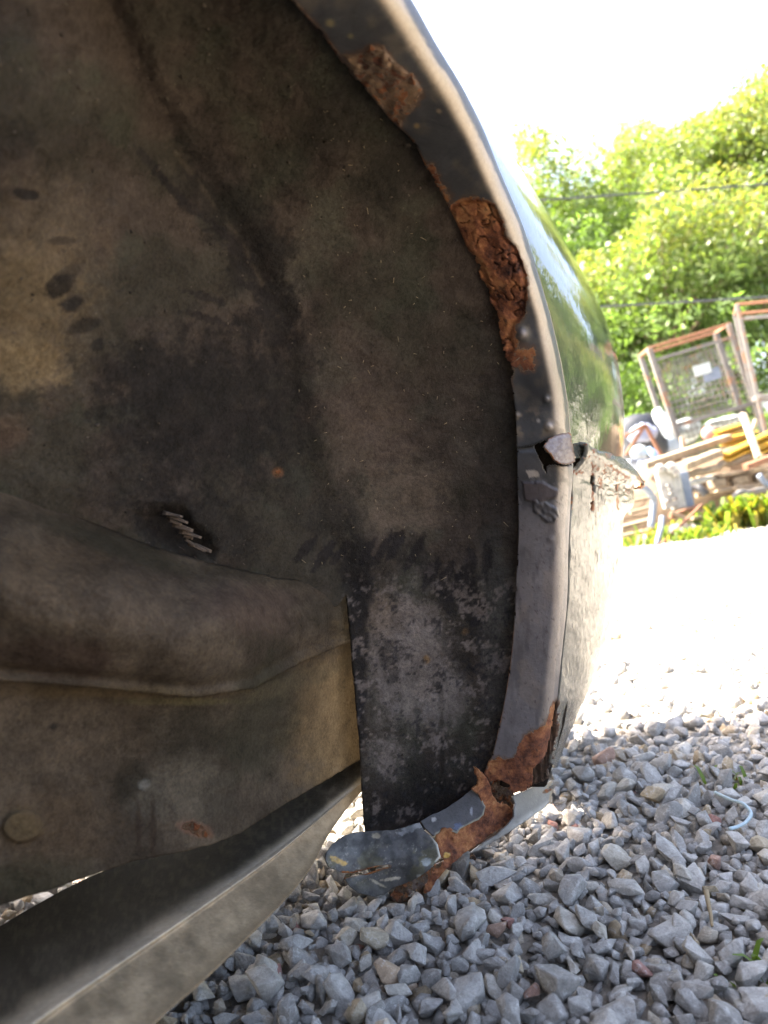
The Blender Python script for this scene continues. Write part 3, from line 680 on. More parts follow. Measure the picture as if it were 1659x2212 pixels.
for p in (z4([(1110,1060),(1150,1070),(1150,1420),(1105,1430)]), z4([(990,1010),(1040,1030),(1130,985),(1300,1095),(1430,1170),(1440,1215),(1300,1130),(1130,1020),(1030,1055),(985,1060)]), z4([(1300,1130),(1330,1130),(1340,1430),(1300,1400)]), z4([(965,1300),(995,1300),(990,1420),(965,1420)])):  # second outline paints the dark crevice under the lip through the rust mask
    rb = np.maximum(rb, .55 * smooth(-3, 5, sdf(p, bx, by) + jn) * isf)
rb = np.maximum(rb, .50 * lipz * smooth(.5, .62, n2(bx, by, 12, 4, 19)))
rb = np.maximum(rb, .60 * smooth(22, 4, np.hypot(bx - 1385, by - 1052)) * isf)
holesB = [rough(z4(q), .8, 4) for q in ([(1117,1145),(1138,1150),(1147,1230),(1145,1272),(1128,1270),(1115,1210)], [(1112,1345),(1135,1340),(1128,1395),(1110,1420)], [(1440,1215),(1500,1205),(1490,1240),(1440,1248)], [(1030,970),(1060,960),(1085,985),(1060,1000),(1035,992)], [(1303,1200),(1312,1220),(1308,1270),(1300,1250)])]
qB = grid_faces(*GB.shape[:2], False)
cxB = bx[qB].mean(1); cyB = by[qB].mean(1); kb = np.ones(len(qB), bool)
for h in holesB: kb &= ~(inside(h, cxB, cyB) & isf[qB].all(1))
# ragged lower right edge
bumper = K(mesh('bumper', GBv, qB[kb], m_bumper, None, {'rust': rb}, solid=.0025)); bumper['label'] = 'weathered pale bumper skin with rusted seam'
# dark space behind the bumper and tear
def ppatch(name, zp, ctrl, col, rust=0., mat=None, rgh=1.4, thick=.0015, extra=None, disp=None, res=2.0, var=.6, parent=None, conv=zb, seed=0, sc_=20):
    poly = rough(conv(zp) if conv else zp, rgh, 5, seed)
    return K(patch(name, poly, ctrl, res, mat or m_flange, None, thick, const_paint(col, rust, var, sc_, extra), disp))
flat = lambda d: [(700, 1700, d), (1000, 1700, d), (1000, 1900, d), (800, 1950, d + .001), (1200, 1700, d)]
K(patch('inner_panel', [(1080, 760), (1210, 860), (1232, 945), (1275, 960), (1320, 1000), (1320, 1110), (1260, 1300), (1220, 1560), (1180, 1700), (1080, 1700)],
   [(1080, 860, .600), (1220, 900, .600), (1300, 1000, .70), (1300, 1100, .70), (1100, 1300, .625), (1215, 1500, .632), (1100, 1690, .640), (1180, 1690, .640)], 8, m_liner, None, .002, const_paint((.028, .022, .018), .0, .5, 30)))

# bottom end of the bumper, rusted through and bent inwards
flap_ctrl = [(700, 1850, .572), (790, 1800, .600), (900, 1780, .606), (1040, 1705, .616), (820, 1850, .584), (900, 1860, .590), (950, 1850, .598), (760, 1900, .580), (850, 1935, .598), (1000, 1800, .606)]
def flapx(x, y, c, r):
    # bluish paler left end, darker right; bleached scrapes
    n = n2(x, y, 16, 4, 5); k = smooth(900, 740, x)[:, None]; c = c * (1 - k) + np.array([.125, .125, .122]) * (.75 + .5 * n)[:, None] * k
    yl = smooth(.5, .62, n2(x, y, 30, 4, 7)) * smooth(60, 10, np.abs(y - 1870 + (x - 800) * .1)); c = c + (np.array([.17, .155, .09]) - c) * (yl * .6)[:, None]
    for cx, cy, rx, ry, rot, col in ((731, 1860, 24, 6, .42, (.48, .32, .12)), (845, 1899, 24, 4, -.15, (.48, .42, .33)), (813, 1805, 10, 6, 0, (.38, .33, .24)), (921, 1862, 10, 9, -.5, (.30, .32, .31)), (937, 1770, 7, 6, 0, (.30, .30, .30)), (893, 1787, 40, 8, -.45, (.22, .22, .22)), (815, 1907, 18, 3, .5, (.4, .36, .28)), (905, 1893, 5, 4, 0, (.28, .27, .24))):
        m = smooth(1.15, .7, blob(x, y, cx, cy, rx, ry, rot) + (n2(x, y, 5, 3, 9) - .5) * 1.4); c = c + (np.array(col) - c) * m[:, None]
    sp_ = smooth(.66, .72, n2(x, y, 3.5, 2, 71)) * smooth(.4, .6, n2(x, y, 30, 3, 72)); c = c + (np.array([.30, .28, .24]) - c) * (sp_ * .7)[:, None]
    c = c * (.5 + .6 * smooth(.3, .7, n2(x, y, 24, 4, 73)))[:, None]
    r = .56 * smooth(.55, .66, n2(x, y, 40, 3, 6)) * smooth(1905, 1935, y)
    d, _, _ = pdist(zb([(180, 1262), (240, 1262), (300, 1250), (380, 1230), (455, 1225), (330, 1262), (240, 1272), (190, 1292)]), x, y, False); r = np.maximum(r, .62 * smooth(7, 1, d + 4 * (n - .5)))
    m = smooth(6, 1, pdist(zb([(712, 1040), (745, 1090), (762, 1165), (740, 1195)]), x, y, False)[0]); c = c + (np.array([.55, .53, .46]) - c) * m[:, None]; r = r * (1 - m)
    return c, r
ppatch('torn_lip', mat=m_flap, zp=[(320,1015),(250,1020),(180,1045),(120,1090),(85,1140),(80,1190),(100,1230),(180,1262),(240,1262),(300,1250),(380,1228),(450,1214),(457,1228),(400,1244),(330,1266),(250,1284),(190,1292),(220,1340),(270,1380),(370,1405),(400,1395),(430,1390),(480,1352),(560,1322),(640,1284),(700,1240),(740,1195),(762,1165),(745,1090),(708,1047),(660,1003),(635,962),(560,985),(480,1008)],
   ctrl=flap_ctrl, col=(.085, .082, .080), rust=0, rgh=.5, extra=flapx, res=1.8, thick=.0010, disp=lambda x, y: .0050 * (n2(x, y, 60, 3, 3) - .5) + .0012 * (n2(x, y, 18, 3, 13) - .5))['label'] = 'bent blue grey end of the arch lip with a split in it'
def pc2(x, y, c, r):
    for cx, cy, rx, ry, col in ((937, 1770, 6, 5, (.32, .31, .30)), (1018, 1752, 3, 9, (.25, .25, .27)), (990, 1785, 10, 8, (.10, .12, .18))):
        m = smooth(1.15, .7, blob(x, y, cx, cy, rx, ry, 0) + (n2(x, y, 5, 3, 9) - .5) * 1.4); c = c + (np.array(col) - c) * m[:, None]
    m = smooth(5, 1, pdist(zb([(950, 765), (985, 790), (1012, 830), (1030, 870), (1016, 920), (990, 945), (940, 970), (880, 1000), (858, 1030), (820, 1010), (770, 1008), (735, 1035)]), x, y, False)[0] + 3 * (n2(x, y, 6, 3) - .5)); c = c + (np.array([.26, .24, .18]) - c) * m[:, None]
    return c, r
ppatch('torn_lip', mat=m_flap, zp=[(642,955),(700,922),(790,882),(880,822),(950,763),(985,790),(1010,830),(1028,870),(1015,920),(990,945),(940,970),(880,1000),(858,1032),(820,1012),(770,1010),(735,1037),(718,1042),(675,1002)],
   ctrl=[(p[0], p[1], p[2] - .001) for p in flap_ctrl], col=(.080, .078, .080), rust=0, rgh=.6, extra=pc2, res=1.8, thick=.0018)
def dk(x, y, c, r):
    r = np.clip(.45 + .6 * (n2(x, y, 40, 4, 9) - .5), 0, 1); c = c * .9; return c, r
def rbump(x, y): return -.006 * (n2(x, y, 30, 4, 14) - .5) - .003 * (n2(x, y, 9, 4, 15) - .5)
def yel(x, y, c, r):
    m = smooth(1.2, .6, blob(x, y, 966, 1847, 9, 7, -.4) + (n2(x, y, 5, 3, 9) - .5)); c = c + (np.array([.5, .30, .07]) - c) * m[:, None]; return c, r * (1 - m)
ppatch('rusted_core', [(960,640),(985,650),(1015,672),(1050,720),(1065,790),(1105,850),(1160,862),(1192,900),(1192,940),(1150,975),(1080,1020),(1010,1070),(920,1130),(850,1195),(800,1235),(745,1300),(700,1370),(668,1385),(665,1350),(720,1270),(792,1192),(757,1165),(752,1110),(735,1050),(775,1000),(830,1005),(860,1022),(890,990),(950,960),(1000,930),(1015,880),(995,810),(950,765),(975,745),(985,700)],
   [(1020, 1660, .600), (1040, 1720, .612), (1070, 1760, .622), (1100, 1760, .630), (960, 1820, .602), (980, 1860, .600), (920, 1920, .600), (1020, 1800, .612)], (.12, .05, .025), 1., rgh=1.6, extra=yel, disp=rbump, res=1.8, thick=.002)['label'] = 'brown rust scale where the lip has rotted'
ppatch('inner_scale', [(1035,690),(1100,690),(1180,730),(1200,800),(1200,930),(1160,985),(1110,990),(1080,900),(1050,800)],
   [(1060, 1690, .655), (1110, 1700, .66), (1110, 1760, .645), (1090, 1780, .632), (1070, 1740, .65)], (.035, .016, .010), .46, rgh=2, res=2.2, disp=lambda x, y: -.012 * (n2(x, y, 22, 4, 18) - .5))
ppatch('lower_shell', [(460,1400),(500,1345),(600,1290),(700,1235),(800,1180),(950,1080),(1100,1000),(1192,930),(1175,1005),(1040,1085),(950,1140),(975,1180),(940,1240),(860,1310),(760,1380),(680,1425),(630,1442),(570,1430),(520,1438),(480,1425)],
   [(850, 1935, .612), (950, 1860, .632), (1040, 1820, .645), (900, 1940, .608), (1020, 1860, .655), (1100, 1770, .66), (930, 1900, .625)], (.032, .020, .014), .35, rgh=1.2, extra=dk, res=2.0, thick=.002, disp=rbump)['label'] = 'dark rusty underside of the bumper end touching the gravel'
def skinx(x, y, c, r):
    m = smooth(.0, .25, n2(x + y * .8, y - x * .8, 9, 4, 8) - .48) * smooth(1770, 1790, y + (x - 1110) * .55); c = c + (np.array([.06, .055, .05]) - c) * (m * .7)[:, None]
    m = smooth(5, 1, pdist(zb([(1380, 735), (1420, 715), (1400, 755), (1425, 762), (1410, 830)]), x, y, False)[0]); c = c + (np.array([.26, .20, .13]) - c) * m[:, None]
    m = smooth(1770, 1784, y + (x - 1110) * .62); c = c * (1 + .9 * m[:, None])
    r = .58 * smooth(1.2, .6, blob(x, y, 1182, 1708, 12, 5, -.4)); return c, r
ppatch('bumper_tongue', [(1190,803),(1240,786),(1320,752),(1380,735),(1424,712),(1428,736),(1400,758),(1432,762),(1412,832),(1372,882),(1285,942),(1182,1012),(1082,1075),(985,1128),(925,1155),(1000,1098),(1080,1048),(1160,980),(1196,930),(1204,850)],
   [(1110, 1720, .622), (1190, 1690, .665), (1190, 1725, .655), (1120, 1790, .615), (1010, 1850, .612), (1070, 1820, .612)], (.17, .165, .15), 0, rgh=.9, extra=skinx, res=1.8, thick=.0018)['label'] = 'grey outer skin of the bumper bent out like a tongue'
ppatch('dark_gap_strip', [(1450,230),(1455,330),(1440,460),(1415,590),(1392,660),(1388,705),(1350,722),(1305,752),(1300,740),(1308,650),(1372,585),(1395,480),(1425,350)],
   [(1200, 1520, .606), (1195, 1600, .615), (1180, 1680, .632), (1150, 1690, .640), (1175, 1640, .625)], (.020, .012, .009), .30, rgh=1.0, res=1.8, thick=.003, disp=lambda x, y: -.006 * (n2(x * 3, y * .6, 12, 3, 18) - .5))  # dark strip laid behind the curled edge to paint in its gap
ppatch('rust_spike', [(965,625),(990,650),(1005,672),(1030,700),(1000,720),(990,690),(975,700),(985,665)], [(1030, 1655, .600), (1040, 1680, .598), (1045, 1690, .602), (1030, 1685, .6)], (.12, .05, .03), .8, rgh=.8, res=1.5)

# peeling strips in the recess, plugs, scratches of straw on the liner
def sliver(parts, px, py, dx, dy, wpx, d, lift=.001):
    n = np.array([dy, -dx], float); n /= np.hypot(*n) + 1e-9; a = np.array([px, py]); b = a + (dx, dy)
    q = np.array([a + n * wpx * .5, a - n * wpx * .5, b - n * wpx * .25, b + n * wpx * .25]); c = q.mean(0)
    bot = W(q[:, 0], q[:, 1], np.full(4, d)); top = W(q[:, 0] * .7 + c[0] * .3, q[:, 1] * .7 + c[1] * .3, np.full(4, d - lift))
    parts.append((np.r_[bot, top], [(0, 1, 5, 4), (1, 2, 6, 5), (2, 3, 7, 6), (3, 0, 4, 7), (4, 5, 6, 7), (3, 2, 1, 0)]))
def lin_depth(x, y): x = np.atleast_1d(np.float64(x)); y = np.atleast_1d(np.float64(y)); return float((tps(lin_ctrl, x, y) + disp_liner(x, y))[0])
for k in range(10):
    pts = []; px = 350 + k * 7.5 + rng.uniform(-5, 5); py = 1106 + k * 8.2 + rng.uniform(-1.5, 1.5)
    sliver(pts, px, py, rng.uniform(22, 50), rng.uniform(6, 20), rng.uniform(7, 15), lin_depth(px + 10, py + 6) - .006 - .0006 * k, .0022)
    v, f = join(pts); K(mesh('peeling_strip', v, f, m_peel, None, smooth_=False))
parts = []
for k in range(150):
    t = rng.random(); px = rng.uniform(640, 1090); py = rng.uniform(150, 1250)
    if k > 150: px = rng.uniform(30, 640); py = rng.uniform(200, 1050)
    if not inside(liner_poly, np.array([px]), np.array([py]))[0] or px > np.interp(py, I[:, 1], I[:, 0]) - 12: continue
    L = rng.uniform(3, 15) if k % 5 == 0 else rng.uniform(2, 7); a = rng.uniform(0, math.pi)
    sliver(parts, px, py, L * math.cos(a), L * math.sin(a), rng.uniform(.8, 2.0), lin_depth(px, py) - .0006, .0006)
v, f = join(parts); K(mesh('straw_litter', v, f, m_straw, None, smooth_=False, kind='stuff'))
parts = []
for k in range(70):
    t = rng.random(); px = 300 + 280 * t + rng.normal() * 14; py = 1190 + 70 * t + rng.normal() * 12
    if k > 45: px = rng.uniform(380, 560); py = rng.uniform(1230, 1400)
    d = float(tps([(0,1042,.398),(200,1128,.435),(450,1215,.492),(600,1254,.54),(250,1300,.405),(500,1340,.47),(700,1335,.575)], np.array([px]), np.array([py]))[0])
    a = rng.uniform(-.3, .9); L = rng.uniform(5, 14); sliver(parts, px, py, L * math.cos(a), L * math.sin(a), 1.2, d - .004, .0006)
v, f = join(parts); K(mesh('dried_mud_flakes', v, f, m_peel, None, smooth_=False, kind='stuff'))

# ---- the rest of the body (out of frame, casts the shade)
prof_b = [(.0, .30), (.03, .45), (.0, .54), (-.05, .64), (-.12, .76), (-.20, .86), (-.34, .93), (-.62, .96), (-.78, .965), (-1.0, .96), (-1.32, .93), (-1.46, .87), (-1.54, .78), (-1.60, .62), (-1.62, .45), (-1.58, .22)]
secY = [(-3.4, .75, .45), (-3.2, .95, .75), (-2.9, 1, .92), (-2.0, 1, 1.02), (-1.7, .93, 1.45), (-1.2, .90, 1.52), (-.6, .92, 1.50), (-.2, .98, 1.05), (.3, 1, 1.0), (.52, .985, .985), (.64, .96, .97), (.70, .92, .93), (.73, .86, .80), (.745, .80, .60)]
sy = curve([(a, 0, b, c) for a, b, c in secY], 60); rows = []
cp = curve([(a, b, 0) for a, b in prof_b], 64)
for Y0, _, kx, kz in sy:
    r = np.empty((64, 3)); r[:, 0] = -.77 + (cp[:, 0] + .77) * kx; r[:, 1] = Y0; r[:, 2] = .22 + (cp[:, 1] - .22) * kz; rows.append(r)
GS = np.array(rows)
qs = grid_faces(60, 64, False); cy_ = GS.reshape(-1, 3)[qs].mean(1)
archcut = (np.hypot(cy_[:, 1] - .05, cy_[:, 2] - .25) < .48) & (cy_[:, 0] > -.3)
low = (cy_[:, 0] > -.3) & (cy_[:, 1] > .25) & (cy_[:, 2] < .50)
qs = qs[~(archcut | low)]
K(mesh('body_shell', GS.reshape(-1, 3), qs, m_gloss, None, solid=.003))
rp = [(.745, -.9), (.745, .0)]
v, f = join([beam((-1.55, .73, .52), (.03, .73, .52), .02, .80), beam((-1.2, -.15, .60), (-.25, -.15, .60), 1.6, .03), beam((-.75, -2.0, .24), (-.75, -.55, .24), 1.5, .03)])  # unseen rear wall reaches low to block light under the car
K(mesh('underfloor_light_wall', v, f, m_under, None))
# far wheels
for (x, y) in ((-1.42, .05), (-1.42, -2.55), (-.02, -2.55)):
    th = np.linspace(0, 2 * math.pi, 33)
    pf = [(.17, -.07), (.27, -.09), (.30, -.07), (.31, 0), (.30, .07), (.27, .09), (.17, .07)]
    vv_ = []; ff = []
    for i in range(32):
        for r0, xo in pf: vv_.append((x + xo, y + r0 * math.cos(th[i]), .31 + r0 * math.sin(th[i])))
    for i in range(32):
        for k in range(6): ff.append((i * 7 + k, i * 7 + k + 1, ((i + 1) % 32) * 7 + k + 1, ((i + 1) % 32) * 7 + k))
    ff.append(tuple(i * 7 for i in range(32))); ff.append(tuple(i * 7 + 6 for i in range(32))[::-1])
    K(mesh('wheel', np.array(vv_), ff, m_black))

# ------------------------------------------------------------------ ground and gravel
gxs = np.r_[-60, -20, -6, np.linspace(-3, 6, 150), 12, 30, 60]; gys = np.r_[-40, -10, -3, np.linspace(-1, 7, 130), 12, 30, 90]
GX, GY = np.meshgrid(gxs, gys); GZ = -.0025 + .0065 * smooth(.80, 1.05, GY) + .003 * (n2(GX, GY, .05, 3) - .5) + .010 * (n2(GX, GY, .25, 3) - .5) * ((np.abs(GX) < 6) & (GY < 7) & (GY > -1))  # bed raised where the sunlit zone starts, hiding dark gaps between stones
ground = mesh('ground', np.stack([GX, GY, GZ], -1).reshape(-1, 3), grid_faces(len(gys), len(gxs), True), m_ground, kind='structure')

def ico(sub):
    import bmesh
    bm = bmesh.new(); bmesh.ops.create_icosphere(bm, subdivisions=sub, radius=1); v = np.array([x.co[:] for x in bm.verts]); f = np.array([[y.index for y in x.verts] for x in bm.faces]); bm.free(); return v, f
I2, I3 = ico(2), ico(3)
def stone(base, k):
    v, f = base; r = np.random.default_rng(100 + k); npl = r.integers(9, 15)
    P = r.normal(size=(npl, 3)); P /= np.linalg.norm(P, axis=1)[:, None]; h = r.uniform(.55, .95, npl)
    dt = v @ P.T; rad = np.where(dt > .05, h / np.maximum(dt, .05), 9.)
    a = 34.; m = -np.log(np.exp(-a * np.minimum(rad, 2.2)).sum(1) + math.exp(-a * 1.25)) / a
    s = v * m[:, None]; s *= 1 + .14 * (fbm(s * 3.5 + k * 9, 3) - .5)[:, None]
    s *= np.array([r.uniform(1.0, 1.35), r.uniform(.8, 1.1), r.uniform(.6, .85)])
    return s, f
NV_ = 14
def cut_stone(k, npts=13, bev=.10):
    import bmesh
    r = np.random.default_rng(900 + k); p = r.normal(size=(npts, 3)); p /= np.linalg.norm(p, axis=1)[:, None]; p *= r.uniform(.85, 1.15, npts)[:, None]
    bm = bmesh.new(); [bm.verts.new(q) for q in p]; bmesh.ops.convex_hull(bm, input=bm.verts)
    for v in [v for v in bm.verts if not v.link_faces]: bm.verts.remove(v)
    bmesh.ops.dissolve_limit(bm, angle_limit=.22, verts=bm.verts, edges=bm.edges)
    bmesh.ops.bevel(bm, geom=list(bm.edges), offset=bev, segments=2, affect='EDGES', profile=.6, clamp_overlap=True)
    bmesh.ops.triangulate(bm, faces=bm.faces); bm.verts.index_update()
    v = np.array([x.co[:] for x in bm.verts]); f = np.array([[y.index for y in x.verts] for x in bm.faces]); bm.free()
    v = v * (1 + .10 * (fbm(v * 2.6 + k * 9, 3) - .5))[:, None]
    return v * np.array([r.uniform(1.0, 1.4), r.uniform(.8, 1.1), r.uniform(.6, .85)]), f
S3 = [cut_stone(k) for k in range(NV_)]; print('stone tris', np.mean([len(q[1]) for q in S3]))
def hull_stone(k):
    import bmesh
    r = np.random.default_rng(500 + k); p = r.normal(size=(15, 3)); p /= np.linalg.norm(p, axis=1)[:, None]; p *= r.uniform(.85, 1.12, 15)[:, None]
    bm = bmesh.new(); [bm.verts.new(q) for q in p]; res = bmesh.ops.convex_hull(bm, input=bm.verts)
    bm.verts.index_update(); v = np.array([x.co[:] for x in bm.verts]); f = np.array([[y.index for y in x.verts] for x in bm.faces]); bm.free()
    return v * np.array([r.uniform(1.0, 1.35), r.uniform(.8, 1.1), r.uniform(.6, .85)]), f
S1 = [hull_stone(k) for k in range(NV_)]
def rotm(n):
    a = rng.uniform(0, 2 * math.pi, n); b = rng.normal(0, .55, n); c = rng.normal(0, .55, n)
    def R(ax, t):
        c_, s_ = np.cos(t), np.sin(t); o = np.zeros(n); i = np.ones(n)
        m = {'z': [c_, -s_, o, s_, c_, o, o, o, i], 'x': [i, o, o, o, c_, -s_, o, s_, c_], 'y': [c_, o, s_, o, i, o, -s_, o, c_]}[ax]
        return np.stack(m, -1).reshape(n, 3, 3)
    return R('x', b) @ R('y', c) @ R('z', a)
def scatter(x0, x1, y0, y1, sp):
    xs = np.arange(x0, x1, sp); ys_ = np.arange(y0, y1, sp * .9)
    a, b = np.meshgrid(xs, ys_); a = a + (np.arange(len(ys_)) % 2)[:, None] * sp / 2
    a = a.ravel() + rng.uniform(-.42, .42, a.size) * sp; b = b.ravel() + rng.uniform(-.42, .42, b.size) * sp
    k = (np.abs(a) < .62 * b + .30); return a[k], b[k]
layers = []   # x,y,z,radius
bare = lambda x, y: n2(x, y, .13, 3, 8)
x, y = scatter(-1.2, 1.5, .22, 1.25, .0116); r = rng.uniform(.0048, .0078, len(x)); k = bare(x, y) < .74 + .3 * (y > .62)
layers.append((x[k], y[k], -.001 + rng.uniform(-.003, .003, k.sum()), r[k], 0 * r[k]))
x, y = scatter(-1.2, 1.5, .22, 1.25, .0150); r = np.clip(rng.lognormal(math.log(.0066), .32, len(x)), .0038, .0135); k = bare(x, y) < .67 + .3 * (y > .62)
layers.append((x[k], y[k], .0052 + rng.uniform(-.002, .003, k.sum()) + (r[k] - .01) * .35, r[k], 0 * r[k] + 1))
x, y = scatter(-1.2, 1.5, .25, 1.25, .058); r = np.clip(rng.lognormal(math.log(.0102), .2, len(x)), .008, .0150)
layers.append((x, y, .010 + (r - .01) * .3, r, 0 * r + 1))
x, y = scatter(-2.6, 3.2, 1.25, 4.0, .025); r = rng.uniform(.006, .014, len(x)); layers.append((x, y, .001 + rng.uniform(-.003, .004, len(x)), r, 0 * r))
SX, SY, SZ, SR, SL = (np.concatenate([l[i] for l in layers]) for i in range(5))
# keep stones out of the bent lip's own space
lipx, lipy, _ = proj(np.stack([SX, SY, SZ], 1)); 
bad = (SY > .588) & (SY < .625) & (SX > -.06) & (SX < .09) & (SZ + SR * .6 > .020) & (lipy < 1935)
SX, SY, SZ, SR, SL = SX[~bad], SY[~bad], SZ[~bad], SR[~bad], SL[~bad]
n = len(SX); RM = rotm(n); var = rng.integers(0, NV_, n)
g = rng.uniform(.27, .46, n); colS = np.stack([g * 1.05, g, g * .92], 1); u = rng.random(n)
warm = u > .86; colS[warm] *= np.array([1.12, 1.0, .84]); tan = u > .955; colS[tan] = np.array([.36, .28, .18]) * rng.uniform(.8, 1.1, tan.sum())[:, None]
pk = u > .988; colS[pk] = np.array([.36, .19, .155])
# the ones that show largest become single stones
sz = SR / SY; vx, vy, vd = proj(np.stack([SX, SY, SZ], 1)); vis = (vx > 250) & (vx < 1690) & (vy < 2240) & (vy > 1600) & (SL > 0)
xr = np.interp(vy, [1700, 1885, 2010, 2212], [800, 665, 550, 340]); vis &= vx > xr
score = np.where(vis, sz, 0); order = np.argsort(-score); single = order[:300]
rest = np.ones(n, bool); rest[single] = False
me3 = []
for k in range(NV_):
    v, f = S3[k]; me = bpy.data.meshes.new('stone'); me.from_pydata([tuple(a) for a in v.tolist()], [], f.tolist()); me.polygons.foreach_set('use_smooth', np.ones(len(f), bool)); me.materials.append(m_stone1); me3.append(me)
for i in single:
    o = bpy.data.objects.new('stone', me3[var[i]]); C.objects.link(o); o.parent = ground
    m = Matrix(RM[i].tolist()).to_4x4(); o.matrix_local = Matrix.Translation((SX[i], SY[i], SZ[i])) @ m @ Matrix.Scale(SR[i], 4)
def bulk(name, sel, src, mat, sm=True):
    V = []; F = []; CC = []; off = 0
    for k in range(NV_):
        ii = np.nonzero(sel & (var == k))[0]
        if not len(ii): continue
        v, f = src[k]; vw = np.einsum('nij,vj->nvi', RM[ii], v) * SR[ii][:, None, None] + np.stack([SX, SY, SZ], 1)[ii][:, None]
        V.append(vw.reshape(-1, 3)); F.append((f[None] + off + (np.arange(len(ii)) * len(v))[:, None, None]).reshape(-1, 3)); CC.append(np.repeat(colS[ii], len(v), 0)); off += len(ii) * len(v)
    return mesh(name, np.concatenate(V), np.concatenate(F), mat, ground, cols=np.concatenate(CC), kind='stuff', smooth_=sm)
nearm = rest & (SY < .90) & (SL > 0) & (vx > 250); midm = rest & (SL > 0) & ~nearm
bulk('gravel', nearm, S3, m_stone); bulk('gravel', midm, S1, m_stone, False); bulk('gravel', rest & (SL == 0), S1, m_stone, False)
print('stones', n, nearm.sum(), midm.sum())

# bits lying on the gravel
def curve3(pts, n): p = np.array(pts, float); return curve(p, n)
def on_ground(px, py, z=.014):
    r = (px - 829.5) / FPX * RIGHT - (py - 1106) / FPX * UP + FWD; t = (z - CAMZ) / r[2]; return CAMP + r * t
tw = curve3([on_ground(a, b, .020 + .004 * math.sin(i)) for i, (a, b) in enumerate([(1545, 1712), (1580, 1728), (1610, 1740), (1622, 1755), (1612, 1775), (1590, 1787), (1576, 1790)])], 40)
v, f = tube(tw, .0014, 8); o = mesh('twine', v, f, m_twine); rot_to(o, tw[0]); tag(o, 'pale blue curl of twine lying on the shaded gravel', 'twine')
tw = curve3([on_ground(a, b, .024) for a, b in [(1526, 1925), (1530, 1950), (1534, 1968), (1537, 1985), (1538, 2000)]], 20)
v, f = tube(tw, np.linspace(.0018, .0009, 20), 7); o = mesh('twig', v, f, m_straw); rot_to(o, tw[0]); tag(o, 'thin dry straw coloured twig standing between the stones', 'twig')

# small clods of dried mud stuck to the liner
nc_ = 900; px = rng.uniform(-40, 1100, nc_); py = rng.uniform(0, 1780, nc_)
okm = inside(liner_poly, px, py) & (px < np.interp(py, I[:, 1], I[:, 0]) - 8) & ~((py > 1020 + px * .35) & (px < 750)); okm &= n2(px, py, 120, 3, 88) > .42; px, py = px[okm], py[okm]
P0_ = W(px, py, tps(lin_ctrl, px, py) + disp_liner(px, py)); RC = rotm(len(px)); V = []; F = []; CC = []; off = 0
for i in range(len(px)):
    v, f = S1[i % NV_]; q = (RC[i] @ v.T).T * rng.lognormal(math.log(.0006), .5) + P0_[i]; V.append(q); F.append(f + off); off += len(v)
    CC.append(np.tile(np.array([.06, .05, .04]) * rng.uniform(.5, 1.9), (len(v), 1)))
K(mesh('mud_clods', np.concatenate(V), np.concatenate(F), m_liner, None, {'rust': np.zeros(off)}, cols=np.concatenate(CC), smooth_=False, kind='stuff'))

# ------------------------------------------------------------------ junk heap
def zp_(x, y): return 1330.6 + x * .1979, 898.6 + y * .1979
def Z(x, y, d): a, b = zp_(x, y); return W(a, b, d)
def thing(name, vf, mat, label, cat, group=None, sm=False):
    v, f = vf; o = mesh(name, v, f, mat, smooth_=sm); c = np.asarray(v).mean(0); c[2] = np.asarray(v)[:, 2].min(); rot_to(o, c); return tag(o, label, cat, group)
GP_ = 'timber in the scrap heap'
def sp(px, d): return px * .1979 / FPX * d      # zoom pixels to metres
def plank(x1, y1, x2, y2, t, d1, d2, mat, label, name='plank', wide=1.6, group=GP_):
    return thing(name, beam(Z(x1, y1, d1), Z(x2, y2, d2), sp(t, d1) * wide, sp(t, d1), up=UP), mat, label, 'timber', group)
plank(300, 545, 1230, 235, 74, 3.9, 4.2, m_wood, 'long pale squared beam lying highest across the timber heap', 'timber_beam')
plank(720, 560, 1120, 400, 80, 3.7, 3.9, m_wood, 'short thick sawn timber under the long pale beam', 'timber_beam')
plank(250, 560, 700, 470, 42, 4.2, 4.3, m_wood2, 'thin brown board sticking out left below the long pale beam')
plank(180, 935, 420, 880, 42, 4.0, 4.0, m_wood, 'uppermost pale slat beside the bumper end')
plank(150, 1060, 420, 985, 40, 3.9, 3.9, m_wood, 'second pale slat down beside the bumper end')
plank(60, 1125, 440, 1060, 30, 4.0, 4.0, m_wood2, 'thin brown slat between the pale slats beside the bumper')
plank(40, 1225, 400, 1130, 48, 3.7, 3.8, m_wood, 'broad pale board low beside the bumper end')
plank(40, 1320, 360, 1250, 40, 3.6, 3.7, m_wood, 'lowest pale board just above the weeds beside the bumper')
plank(430, 840, 1000, 800, 40, 4.1, 4.2, m_wood2, 'brown board half hidden behind the pale casting')
plank(880, 870, 1660, 740, 44, 4.0, 4.1, m_wood, 'long pale board under the pallet')
plank(420, 905, 1300, 880, 60, 4.3, 4.3, m_wood2, 'brown plank deep in the heap behind the pale casting')
plank(850, 1010, 1659, 860, 60, 4.2, 4.3, m_wood2, 'wide brown plank in shade below the pallet')
plank(600, 1045, 800, 1135, 34, 3.45, 3.45, m_wood, 'short pale batten lying on the rusty bar in front')
plank(820, 1120, 1120, 1090, 40, 3.5, 3.6, m_wood, 'pale batten lying over the ribbed housing')
thing('pole', tube(np.linspace(Z(755, 655, 3.75), Z(1500, 440, 4.0), 12) + rng.normal(0, .003, (12, 3)), np.linspace(.019, .017, 12), 12), m_wood, 'round pale pole pointing at the viewer above the pallet', 'pole', GP_, True)
thing('pole', tube(np.linspace(Z(765, 740, 3.72), Z(1100, 660, 3.9), 8), .0135, 12), m_cast, 'short grey round pole below the pale one', 'pole', GP_, True)
